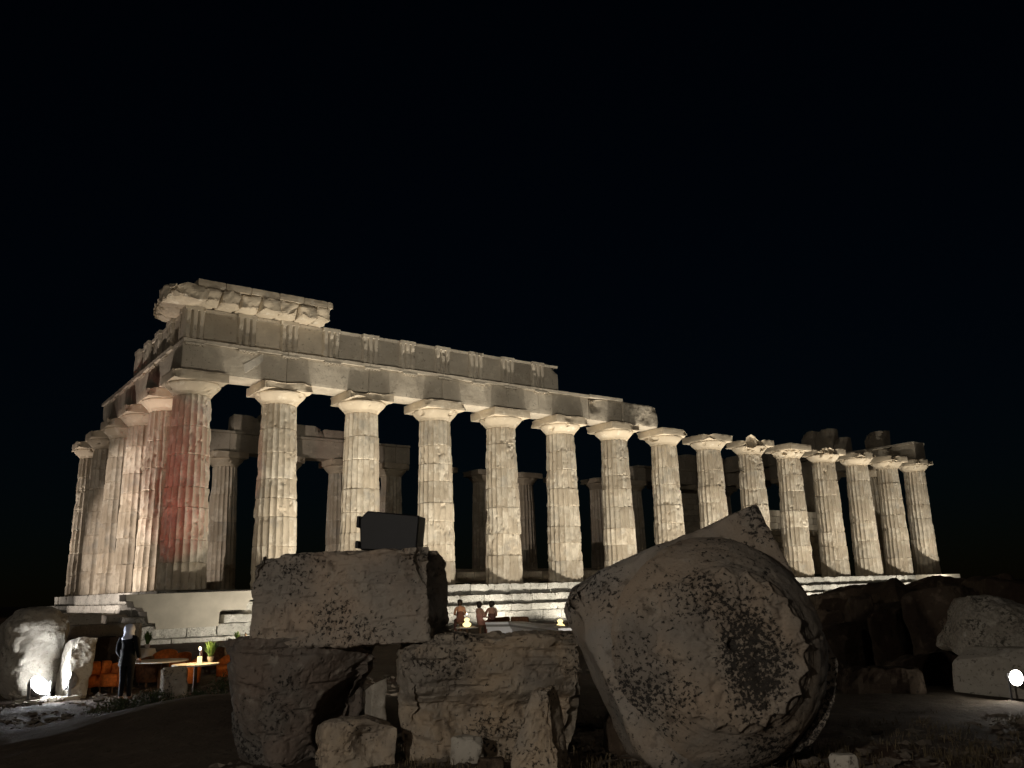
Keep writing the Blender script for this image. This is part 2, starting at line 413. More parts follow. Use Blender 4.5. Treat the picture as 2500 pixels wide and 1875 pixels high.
def echinus_mesh(seed, n=72, wear=0.5):
    prof = [(RN*0.985, HN), (RN*1.0, HN + .05), (RN*1.03, HN + .06), (RN*1.035, HN + .10), (RN*1.07, HN + .11), (RN*1.08, HN + .14),
            (1.07, HN + .24), (1.17, HN + .34), (1.26, HN + .44), (1.31, HN + .52), (1.31, HN + .57), (1.26, HN + .60)]
    V, F = lathe(prof, n); V = np.array(V)
    w = sstep(HN + .1, HN + .3, V[:, 2])
    nz = fbm(V*2.4 + seed*3, seed, 4); b = sstep(0.62 - .1*wear, 0.8, nz)
    s = 1 - w*(b*0.14*wear*2 + (fbm(V*6 + seed, seed + 3, 3) - .5)*0.025)
    V[:, 0] *= s; V[:, 1] *= s
    return mk_mesh('echinus', V, F)
def abacus_mesh(seed, dmg, step=0.14):
    rng = random.Random(seed); d = list(dmg)
    for _ in range(2): d.append(((rng.choice([-1, 1]), rng.choice([-1, 1]), rng.uniform(-1, 1)), rng.uniform(.25, .5), rng.uniform(.05, .16)))
    P, F = rock_box((2.66, 2.66, 0.48), step, 0.035, 0.02, seed, 0.0, d, 1.0)
    P[:, 2] += HN + 0.59 + 0.24
    return mk_mesh('abacus', P, F)
DMG = {0: [((-1, 1, 0), .5, .25)], 1: [((-.3, -1, -.4), 1.2, .12), ((.9, -1, .3), .5, .12)], 2: [((-.5, -1, .2), .9, .22), ((.4, -1, .9), .7, .12)], 3: [((1, -1, .6), .35, .14)],
       5: [((-.2, -1, .7), .5, .08), ((1, -1, .2), .4, .10)], 6: [((.6, -.9, .8), .6, .14)], 7: [((1, -1, .5), .7, .26)], 8: [((-1, -1, 0), .7, .22)],
       9: [((-.7, -1, 0), 1.3, .40), ((-1, -1, 0), .9, .4)], 11: [((-1, -1, 0), 1.5, .42), ((-.3, -1, .2), .8, .22)], 12: [((-.8, -1, .4), .9, .25), ((.9, -1, .6), .8, .3)],
       13: [((-.6, -1, .5), .7, .2)], 14: [((.7, -1, .9), .8, .2), ((-1, -1, .6), .6, .25)]}
def column(x, y, seed, near=True, wear=0.5, ndr=7, dmg=(), lab=None):
    c = empty('column', (x, y, ZS), None, temple)
    if lab: c['label'] = lab
    rng = random.Random(seed*31 + 5)
    hs = [rng.uniform(0.8, 1.35) for _ in range(ndr)]; s = sum(hs); z = 0.0
    for k, h in enumerate(hs):
        z1 = HN if k == ndr - 1 else z + h*HN/s
        link('drum', drum_mesh(z, z1, seed*20 + k, 12 if near else 4, max(0, wear + rng.uniform(-.35, .35))), M['shaft'], c)
        z = z1
    link('echinus', echinus_mesh(seed*9 + 1, 72 if near else 40, wear), M['cap'], c)
    link('abacus', abacus_mesh(seed*9 + 2, dmg, 0.12 if near else 0.3), M['cap'], c)
    return c
for i, x in enumerate(COLX):
    column(x, 0, 100 + i, True, [0.9, .5, .4, .6, .85, .6, .5, .85, .5, .9, 1.05, .75, .6, .6, .5][i], [7, 8, 7, 8, 7, 8, 8, 7, 7, 8, 7, 7, 7, 7, 6][i], DMG.get(i, ()))
for j, y in enumerate(COLY[1:]):
    column(0, y, 200 + j, True, 0.5, 7, [((-1, 1, 0), .6, .3), ((-1, -1, .5), .4, .15)])
for i, x in enumerate(COLX[1:], 1):
    column(x, YE, 300 + i, False, 0.4, 5, [((1, -1, 0), .6, .25)] if i % 2 else ())
for j, y in enumerate(COLY[1:5]):
    column(XE, y, 400 + j, False, 0.4, 5)

# --- stepped platform
def course(name, y0, z0, z1, xa, xb, mats, proj, lens=(1.2, 1.9), axis='x', seed=0, rnd=0.03):
    """a row of step blocks; front face at -proj from the column axis"""
    e = empty(name, (0, 0, 0), None, temple); rng = random.Random(seed); u = xa; k = 0
    while u < xb - 0.05:
        L = min(rng.uniform(*lens), xb - u)
        if xb - u - L < 0.5: L = xb - u
        dep = 0.95; jit = rng.uniform(-.03, .02)
        size = (L - 0.012, dep, z1 - z0 - 0.006) if axis == 'x' else (dep, L - 0.012, z1 - z0 - 0.006)
        loc = (u + L/2, -proj + dep/2 + jit, (z0 + z1)/2) if axis == 'x' else (-proj + dep/2 + jit, u + L/2, (z0 + z1)/2)
        nm = block('step_block', size, 0.16, mats, e, loc, None, False, rnd=rnd*1.5, rough=0.022, seed=seed*50 + k, rvar=1.8, damage=[((rng.uniform(-1, 1), -1, 1), .3, rng.uniform(0, .09))])
        u += L; k += 1
    return e
ST = [(1.52, 2.10, 1.32), (0.98, 1.515, 1.80), (0.60, 0.975, 2.30), (0.06, 0.595, 2.34)]
for s, (z0, z1, pj) in enumerate(ST):
    course('step', 0, z0, z1, (3.4, 2.3, 1.3, -1.7)[s], 61.2 + s*0.5, M['step'], pj, seed=10 + s)
course('foundation_course', 0, -0.5, 0.055, -3.4, 67.5, M['step'], 2.62, (1.5, 2.4), seed=15)
for s, (z0, z1, pj) in enumerate(ST):
    course('step', 0, z0, z1, -1.25 - (s*0.4), 24.2 + s*0.5, M['step'], pj + 0.1, axis='y', seed=20 + s)
for s in range(4):
    course('approach_step', 0, 1.1 - 0.42*(s + 1), 1.1 - 0.42*s - 0.006, 1.0 - 1.2*s*(s > 1), 26, M['boulder'], 2.95 + 0.5*s, (0.9, 1.9), axis='y', seed=30 + s, rnd=0.06)
# paved core of the platform
P, F = rock_box((XE + 1.3, YE + 1.3, 2.0), 1.4, 0.0, 0.0, 1)
link('paved_floor', mk_mesh('paved_floor', P, F), M['step'], temple, (XE/2 + .3, YE/2 + .3, ZS - 1.0 - 0.01))
# smooth concrete repair blocks at both ends of the flank
def slab(name, x0, x1, y0, y1, z0, z1, step=0.5, mat='conc', rnd=0.03, rough=0.004, seed=0, damage=()):
    return block(name, (x1 - x0, y1 - y0, z1 - z0), step, M[mat], temple, ((x0+x1)/2, (y0+y1)/2, (z0+z1)/2), None, False, rnd=rnd, rough=rough, seed=seed, damage=damage, rvar=0.3)
def outline_slab(name, pix, yf, yb, mat):
    """upright slab with a stepped outline, front face at yf, real thickness to yb"""
    pts = [at_y(px, py, yf) for px, py in pix]; n = len(pts)
    V = [(p[0], yf, p[2]) for p in pts] + [(p[0], yb, p[2]) for p in pts]
    F = [list(range(n)), list(range(n, 2*n))[::-1]] + [[(i+1) % n, i, n + i, n + (i+1) % n] for i in range(n)]
    o = link(name, mk_mesh(name, V, F), M[mat], temple); bevel(o, 0.015, 2); return o
ZT = lambda x, y: (280 + x/5.53, 1350 + y/5.53)
outline_slab('repair_concrete', [ZT(150, 562), ZT(150, 640), ZT(165, 655), ZT(240, 655), ZT(265, 735), ZT(370, 742), ZT(390, 790), ZT(430, 798), ZT(450, 942), ZT(545, 950), ZT(552, 1035),  # left-hand steps cut the edge of a cast shadow into the shape
    ZT(1400, 988), ZT(1418, 800), ZT(1450, 776), ZT(1775, 766), ZT(1790, 690), ZT(1830, 632), ZT(2250, 615), ZT(2250, 492)], -2.50, -1.30, 'conc')
slab('repair_concrete', 60.9, 66.5, -2.3, -1.34, 0.5, 2.1, 0.5, seed=9)

# --- near entablature
ZA0, ZA1, ZF1 = ZS + 10.30, ZS + 11.93, ZS + 13.65
YF = -0.86
def arch_block(par, a, b, axis, side, seed, top=ZA1, rough=0.018, rnd=0.03, dmg=(), crown=True, step=0.14, zoff=0):
    """architrave block from a to b along axis at the given side; with its crowning band"""
    L = b - a; w = 1.7
    size = (L - .015, w, top - ZA0 - 0.2) if axis == 'x' else (w, L - .015, top - ZA0 - 0.2)
    loc = ((a+b)/2, side, (ZA0 + top - 0.2)/2) if axis == 'x' else (side, (a+b)/2, (ZA0 + top - 0.2)/2)
    o = block('architrave_block', size, step, M['block'], par, loc, None, False, rnd=rnd, rough=rough, seed=seed, damage=dmg)
    if crown:
        size2 = (L - .015, w + .26, 0.19) if axis == 'x' else (w + .26, L - .015, 0.19)
        block('taenia', size2, 0.16, M['block'], par, (loc[0], loc[1], top - 0.1), None, False, rnd=0.02, rough=0.012, seed=seed + 1, rvar=1.8)
        n = max(1, int(round(L/2.35)))
    return o
arch = empty('architrave', (0, 0, 0), None, temple)
joints = [-0.86, COLX[1], COLX[2], COLX[3], COLX[4], 20.9, 25.03]
for k in range(6):
    arch_block(arch, joints[k], joints[k+1], 'x', 0.0, 500 + 3*k)
arch_block(arch, 25.06, 28.0, 'x', 0.0, 530, top=ZA1 + .06, rough=0.03, dmg=[((-.7, -1, .6), .9, .14), ((-.9, -.6, 1), .7, .15)], crown=True)
arch_block(arch, 28.03, 31.4, 'x', 0.02, 533, top=ZA1 + 0.10, rough=0.05, rnd=0.11, crown=False, step=0.1, dmg=[((1, -1, 1), .8, .12), ((.3, -1, -.2), .6, .06)])
for k, (a, b) in enumerate([(0.86, 4.5), (4.5, 9.1), (9.1, 13.7), (13.7, 16.6)]):
    arch_block(arch, a, b, 'y', 0.0, 540 + 3*k, dmg=[((-1, 1, -.8), .6, .18)] if k == 3 else ())
# regulae with their small pegs below the crowning band
reg = empty('regulae', (0, 0, 0), None, temple)
def regula(x, axis='x'):
    parts = [(0, 0, 0, 0.95, 0.16, 0.08)] + [((q - 2.5)*0.165, 0, -0.07, 0.075, 0.09, 0.07) for q in range(6)]
    V, F = boxes(parts); o = link('regula', mk_mesh('regula', V, F), M['block'], reg)
    o.location = (x, YF - 0.05, ZA1 - 0.25) if axis == 'x' else (YF - 0.05, x, ZA1 - 0.25)
    if axis == 'y': o.rotation_euler = (0, 0, -PI/2)
TX = [-0.30]
x = COLX[1]/2 + .1
while x < 22.5: TX.append(x); x += 2.35 if x > 3 else 2.27
for x in TX: regula(x)
for y in (2.3, 4.5, 6.8, 9.1, 11.4, 13.7): regula(y, 'y')

frieze = empty('frieze', (0, 0, 0), None, temple)
def triglyph(par, pos, axis, seed, w=0.98, sgn=1):
    h = ZF1 - ZA1 - 0.012; rng = random.Random(seed)
    # three upright bars with bevelled grooves over a backing slab, capped by a band
    V = []; F = []
    hc = 0.2; nz = 9
    prof = []
    xs = np.linspace(-w/2, w/2, 37)
    for q in xs:
        t = (q + w/2)/w*3 % 1.0 if q < w/2 - 1e-6 else 1.0
        d = min(t, 1 - t); prof.append(min(1.0, max(0.0, (d - 0.04)/0.16)))
    prof = np.array(prof)
    zz = np.concatenate([np.linspace(0, h - hc, nz), [h - hc + .02, h]])
    pts = []
    for iz, z in enumerate(zz):
        g = prof if z <= h - hc + 1e-6 else np.ones_like(prof)
        for ix, q in enumerate(xs): pts.append((q, -(0.0 + 0.17*g[ix]), z))
    A = np.array(pts)
    er = fbm(A*2.2 + seed, seed, 3); lowz = 1 - A[:, 2]/h
    A[:, 1] += sstep(0.60, 0.78, er + 0.12*lowz)*0.07 + (fbm(A*7 + seed, seed + 2, 2) - .5)*0.02
    n = len(xs)
    for iz in range(len(zz) - 1):
        for ix in range(n - 1):
            a = iz*n + ix; F.append([a, a + 1, a + n + 1, a + n])
    # close the sides, back, top and bottom
    b = len(A); back = [(-w/2, .5, 0), (w/2, .5, 0), (w/2, .5, h), (-w/2, .5, h)]
    A = np.vstack([A, np.array(back)])
    F.append([b + 1, b, b + 3, b + 2])
    F.append([iz*n for iz in range(len(zz))][::1] + [b + 3, b])
    F.append([iz*n + n - 1 for iz in range(len(zz))][::-1] + [b + 1, b + 2])
    F.append([(len(zz)-1)*n + ix for ix in range(n)] + [b + 2, b + 3])
    F.append([ix for ix in range(n)][::-1] + [b, b + 1])
    o = link('triglyph', mk_mesh('triglyph', A, F), M['block'], par)
    if axis == 'x': o.location = (pos, YF + .25, ZA1 + 0.006)
    else:
        o.location = (YF + .25, pos, ZA1 + 0.006); o.rotation_euler = (0, 0, -PI/2)
    return o
def metope(par, a, b, axis, seed, dmg=()):
    L = b - a; size = (L - .01, .9, ZF1 - ZA1 - 0.012) if axis == 'x' else (.9, L - .01, ZF1 - ZA1 - 0.012)
    off = YF + .27 + .45; zc = (ZA1 + ZF1)/2
    o = block('metope', size, 0.18, M['block'], par, ((a+b)/2, off, zc) if axis == 'x' else (off, (a+b)/2, zc), None, False, rnd=0.02, rough=0.012, seed=seed, damage=dmg)
    s2 = (L - .02, .1, .17) if axis == 'x' else (.1, L - .02, .17)
    block('metope_band', s2, 0.16, M['block'], par, ((a+b)/2, YF + .30, ZF1 - .1) if axis == 'x' else (YF + .30, (a+b)/2, ZF1 - .1), None, False, rnd=0.015, rough=0.015, seed=seed + 2, rvar=2)
for k, x in enumerate(TX):
    triglyph(frieze, x, 'x', 600 + k)
    if k + 1 < len(TX): metope(frieze, x + .49, TX[k+1] - .49, 'x', 640 + 3*k)
metope(frieze, TX[-1] + .49, 22.75, 'x', 699, [((1, -1, 1), .6, .35)])
TY = [-0.10, 2.3, 4.6, 6.9, 8.9]
for k, y in enumerate(TY):
    triglyph(frieze, y, 'y', 700 + k)
    if k + 1 < len(TY): metope(frieze, y + .49, TY[k+1] - .49, 'y', 720 + 3*k, [((-1, 0, 1), .8, .35)] if k > 1 else ())
# solid core of the corner
block('frieze_backer', (1.2, 1.2, 1.6), 0.4, M['block'], frieze, (0.25, 0.25, (ZA1 + ZF1)/2), None, False, rnd=.02, rough=.01, seed=3)

cornice = empty('cornice', (0, 0, 0), None, temple)
rng = random.Random(4)
u = -0.2; k = 0
while u < 6.2:
    L = rng.uniform(.78, 1.05)
    yf = -1.80 + rng.uniform(-.06, .10)
    block('cornice_block', (L - .02, 0.5 - yf, .72), 0.09, M['cap'], cornice, (u + L/2, (yf + .5)/2, ZF1 + .37), (rng.uniform(-.03, .03), 0, rng.uniform(-.02, .02)), False,
          rnd=0.10, rough=0.05, seed=800 + k, damage=[((rng.uniform(-1, 1), -1, rng.uniform(-1, .2)), .5, rng.uniform(.02, .13)), ((rng.uniform(-1, 1), -1, -1), .6, .14)], rvar=1.5)
    u += L; k += 1
block('cornice_corner', (1.9, 1.9, .80), 0.1, M['cap'], cornice, (-.95, -.85, ZF1 + .40), None, False, rnd=0.14, rough=0.06, seed=830, damage=[((-1, -1, 0), 1.0, .45), ((-.2, -1, -1), .7, .2)], rvar=1.6)
for k, y in enumerate([0.35, 1.25, 2.15]):
    block('cornice_block', (2.1, .9, .72), 0.1, M['cap'], cornice, (-.78 + .1*k, y + .1, ZF1 + .36), None, False, rnd=0.12, rough=0.06, seed=840 + k, damage=[((-1, 0, -1), .8, .3), ((-1, .8, .5), .6, .25)], rvar=1.6)
u = -0.55; k = 0
while u < 6.3:
    L = min(rng.uniform(1.2, 1.6), 6.5 - u)
    block('cornice_slab', (L - .015, 1.75, .34), 0.14, M['cap'], cornice, (u + L/2, -.92, ZF1 + .92), None, False, rnd=0.03, rough=0.015, seed=850 + k)
    u += L; k += 1

R1 = lambda x, y: (100 + x*.3617, 640 + y*.3617)
outline_slab('repair_patch', [R1(1365, 690), R1(1380, 748), R1(1440, 712), R1(1502, 668), R1(1502, 614), R1(1440, 650)], YF - .012, YF + .05, 'white_fill')
# --- far flank and far end remains
far = empty('far_architrave', (0, 0, 0), None, temple)
def far_arch(a, b, axis, fix, seed, **kw): return arch_block(far, a, b, axis, fix, seed, step=0.35, **kw)
fx = [2.2] + COLX[2:6] + [24.6]
for k in range(5): far_arch(fx[k], fx[k+1], 'x', YE, 900 + 3*k)
for k in range(11, 14): far_arch(COLX[k], COLX[k+1] + (.86 if k == 13 else 0), 'x', YE, 930 + 3*k)
for k in range(5): far_arch(COLY[k] - (.86 if k == 0 else 0), COLY[k+1] - (.86 if k == 4 else 0), 'y', XE, 960 + 3*k, dmg=[((-1, 0, 1), .8, .15)])
ff = empty('far_frieze', (0, 0, 0), None, temple)
for k, (a, b, h, y) in enumerate([(9.4, 11.6, 1.35, YE), (11.6, 14.2, 1.6, YE), (14.2, 16.8, 1.0, YE), (16.8, 19.8, .8, YE), (56, 59, 1.5, YE), (59, 62, 1.7, YE), (62, 66, 1.7, YE)]):
    block('frieze_block', (b - a - .03, 1.3, h), 0.25, M['block'], ff, ((a+b)/2, y, ZA1 + h/2), None, False, rnd=.06, rough=.03, seed=980 + k, damage=[((1, -1, 1), .8, .3)])
for k, (a, b, h) in enumerate([(2.2, 4.2, 1.6), (6.3, 7.6, 1.65), (7.7, 9.6, 2.7), (9.7, 11.3, 2.75), (11.4, 13.0, 1.7), (13.1, 15.4, 1.7), (15.5, 18.5, 1.7), (18.6, 22.0, 1.6)]):
    block('frieze_block', (1.3, b - a - .03, h), 0.25, M['block'], ff, (XE, (a+b)/2, ZA1 + h/2), None, False, rnd=.08, rough=.04, seed=990 + k, damage=[((-1, 1, 1), .9, .3), ((-1, -1, .6), .6, .2)])
# inner chamber: low walls, one taller stretch with a pier
cella = empty('inner_wall', (0, 0, 0), None, temple)
def wall_blocks(xa, xb, y, rows, seed, hh=.55, thick=.9):
    r = random.Random(seed)
    for q in range(rows):
        u = xa + (q % 2)*.4; 
        while u < xb - .2:
            L = min(r.uniform(1.1, 1.7), xb - u)
            block('wall_block', (L - .012, thick, hh - .008), 0.4, M['block'], cella, (u + L/2, y, ZS + .3 + q*hh + hh/2), None, False, rnd=.03, rough=.012, seed=seed + q*40 + int(u*3))
            u += L
wall_blocks(14, 44, 5.6, 1, 1100); wall_blocks(14, 44, 17.2, 2, 1300)
wall_blocks(49.5, 58.5, 5.6, 10, 1500)
block('wall_block', (1.1, 1.1, 4.2), 0.4, M['block'], cella, (57.6, 5.6, ZS + 5.8 + 2.1), None, False, rnd=.03, rough=.015, seed=7)
wall_blocks(52.5, 57, 17.2, 15, 1700)

# ------------------------------------------------------------------ floodlights
def beam(light, base, peak, k):
    """beam profile: broad spill plus a strong lobe round the lamp's axis"""
    light.use_nodes = True; t = light.node_tree; em = [n for n in t.nodes if n.type == 'EMISSION'][0]
    tc = t.nodes.new('ShaderNodeTexCoord'); sx = t.nodes.new('ShaderNodeSeparateXYZ'); t.links.new(tc.outputs['Normal'], sx.inputs[0])
    def mth(op, a, b=None):
        n = t.nodes.new('ShaderNodeMath'); n.operation = op
        for i, v in enumerate((a, b)):
            if v is None: continue
            if hasattr(v, 'is_linked'): t.links.new(v, n.inputs[i])
            else: n.inputs[i].default_value = v
        return n.outputs[0]
    c = mth('ABSOLUTE', sx.outputs[2]); e = mth('EXPONENT', mth('MULTIPLY', mth('SUBTRACT', c, 1.0), k))
    t.links.new(mth('ADD', mth('MULTIPLY', e, peak), base), em.inputs['Strength'])
def floodlight(loc, target, watts, color, label, prof=(0.075, 1.0, 11.0), spot=165, group=None, size=0.34, radius=0.05, glow=30.0, base=True, round_head=False):
    loc = Vector([float(v) for v in loc]); d = (Vector([float(v) for v in target]) - loc).normalized()
    root = empty('floodlight', loc); tag(root, label, 'floodlight', group)
    q = d.to_track_quat('-Z', 'Y'); R = q.to_euler(); s = size
    V, F = lathe([(s*.5, s*.07), (s*.48, s*.2), (s*.3, s*.42), (s*.12, s*.46)], 28) if round_head else boxes([(0, 0, s*.22, s, s*.8, s*.30)] + [(-s*.4 + k*s*.16, 0, s*.42, s*.05, s*.7, s*.12) for k in range(6)])
    h = link('housing', mk_mesh('housing', V, F), M['steel'], root, None, R)
    V, F = lathe([(s*.50, s*.10), (s*.53, s*.06), (s*.53, -s*.06), (s*.49, -s*.06), (s*.48, s*.05)], 28, False) if round_head else boxes([(0, s*.43, s*.02, s*1.04, s*.06, s*.12), (0, -s*.43, s*.02, s*1.04, s*.06, s*.12), (s*.5, 0, s*.02, s*.06, s*.8, s*.12), (-s*.5, 0, s*.02, s*.06, s*.8, s*.12)])
    link('rim', mk_mesh('rim', V, F), M['steel'], root, None, R)
    V, F = lathe([(s*.46, s*.03), (s*.46, s*.06), (s*.2, s*.065)], 28) if round_head else boxes([(0, 0, s*.055, s*.92, s*.78, s*.02)])
    link('lamp_glass', mk_mesh('lamp_glass', V, F), m_emit('lamp_glass_lit', color, glow), root, None, R)
    g = gz(loc.x, loc.y) - loc.z
    V, F = boxes([(s*.58, 0, g/2 + .02, s*.06, s*.16, -g + .1), (-s*.58, 0, g/2 + .02, s*.06, s*.16, -g + .1), (0, 0, g + .06, s*1.22, s*.16, .04)])
    az = math.atan2(d.y, d.x) - PI/2
    link('bracket', mk_mesh('bracket', V, F), M['steel'], root, None, (0, 0, az))
    if base:
        P, F = rock_box((s*1.5, s*1.2, .14), .1, .02, .005, 3)
        link('base_slab', mk_mesh('base_slab', P, F), M['conc'], root, (0, 0, g - .02), (0, 0, az))
    ld = bpy.data.lights.new('flood_beam', 'SPOT'); ld.energy = watts; ld.color = color; ld.spot_size = math.radians(spot); ld.spot_blend = 0.25; ld.shadow_soft_size = radius
    beam(ld, *prof)
    lo = bpy.data.objects.new('flood_beam', ld); COL.objects.link(lo); lo.parent = root; lo.rotation_euler = R; lo.location = d*0.03
    return root
FL = [6.8 + 4.7*k for k in range(13)]
ordn = ['first', 'second', 'third', 'fourth', 'fifth', 'sixth', 'seventh', 'eighth', 'ninth', 'tenth', 'eleventh', 'twelfth', 'thirteenth']
for k, x in enumerate(FL):
    floodlight((x, -4.3, 0.12), (x, -0.6, 12.6), FLANK_W, FLANK_C, 'small grey uplight before the long flank steps, %s of the evenly spaced row' % ordn[k], group='uplights along the long flank', glow=6.0)
floodlight((4.3, -4.5, 0.10), (2.6, -0.6, 12.0), FLANK_W*.55, FLANK_C, 'small grey uplight nearest the near corner of the long flank', group='uplights along the long flank', glow=6.0)
for k, (y, w) in enumerate([(4.6, 1.0), (13.5, .10), (23.5, .8)]):
    floodlight((-5.6, y, 0.5), (-0.6, y + .2, 12.0), SHORT_W*w, SHORT_C, 'small grey uplight before the short temple end, %s from the near corner' % ordn[k], group='uplights at the short end', glow=6.0)
rl = at_h(58, 1590, 29.0)
floodlight((rl[0], rl[1], .30), (-0.75, 0.1, 7.2), RED_W, (1.0, 0.045, 0.02), 'red accent lamp hidden behind the far left boulder', prof=(0.0, 1.0, 30.0), spot=25, glow=2.0, size=.26)
floodlight((3.4, -5.8, -0.05), (-0.2, -2.5, 0.9), FLANK_W*.15, FLANK_C, 'low lamp washing the smooth concrete at the near temple corner', prof=(0.04, 1.0, 4.0), glow=4.0, size=.24)
floodlight((-23.0, -2.0, 0.25), (37.0, 29.9, 9.5), SIDE_W, SHORT_C, 'floodlight on the ground far left of the short temple end', prof=(1.0, 0.0, 1.0), spot=31, glow=6.0)
pl = at_h(100, 1632, 25.0); pl[2] = gz(pl[0], pl[1]) + .33
floodlight(pl, (pl[0] + .62, pl[1] - .8, pl[2] + .75), LEFT_W, COOL_C, 'dazzling white floodlight on the ground beside the pale boulder', prof=(0.10, 1.0, 5.0), spot=179, size=0.52, glow=120.0, round_head=True)
pl2 = at_h(172, 1606, 25.2); pl2[2] = gz(pl2[0], pl2[1]) + .40
floodlight(pl2, pl2 - RX*.85 - np.array([FX[0], FX[1], 0])*.62 + np.array([0, 0, .30]), LEFT_W*.30, COOL_C, 'second white floodlight propped before the overlit upright stone', prof=(0.3, 1.0, 3.0), spot=179, size=0.42, glow=120.0, round_head=True)
pr_ = at_h(2482, 1655, 18.2)
floodlight(pr_, pr_ - RX*1.0 - FX*.45 + np.array([0, 0, .25]), RIGHT_W, (1.0, 0.95, 0.86), 'lit floodlight on a small concrete slab at the right edge', prof=(0.3, 1.0, 2.0), spot=176, size=0.27, glow=45.0, round_head=True)

# added unseen lamp behind and left of the viewer, fill for the fallen stones
def fill_lamp():
    b = CAM - RX*6.5 - np.array([FX[0], FX[1], 0])*5.0; g = gz(b[0], b[1])
    root = empty('fill_lamp', (b[0], b[1], g)); tag(root, 'added fill lamp on a tall pole behind the viewer', 'added lamp')
    V, F = lathe([(.11, -.05), (.11, .05), (.05, .12), (.04, 4.6)], 16); link('pole', mk_mesh('pole', V, F), M['steel'], root)
    V, F = lathe([(.05, 4.58), (.22, 4.66), (.24, 4.95), (.08, 5.05)], 20); link('lamp_head', mk_mesh('lamp_head', V, F), M['steel'], root)
    V, F = lathe([(.12, 4.50), (.15, 4.54), (.15, 4.64)], 20); link('lamp_glass', mk_mesh('lamp_glass', V, F), m_emit('fill_lamp_glass', (1.0, .82, .6), 8.0), root)
    ld = bpy.data.lights.new('fill_light', 'POINT'); ld.energy = FILL_W; ld.color = (1.0, 0.91, 0.80); ld.shadow_soft_size = .12
    lo = bpy.data.objects.new('fill_light', ld); COL.objects.link(lo); lo.parent = root; lo.location = (0, 0, 4.38)
fill_lamp()
# two fill floods added behind the fallen stones to brighten the temple's top
fa = at_h(850, 1640, 16.5)
floodlight((fa[0], fa[1], gz(fa[0], fa[1]) + .3), (9.5, -.9, 15.2), 9000.0, FLANK_C, 'added fill floodlight on the ground behind the stone pile', prof=(0.0, 1.0, 16.0), spot=70, glow=4.0)
fb = at_h(1760, 1640, 17.0)
floodlight((fb[0], fb[1], gz(fb[0], fb[1]) + .3), (24, -.9, 15.5), 9000.0, FLANK_C, 'added fill floodlight on the ground behind the fallen capital', prof=(0.0, 1.0, 16.0), spot=70, glow=4.0)

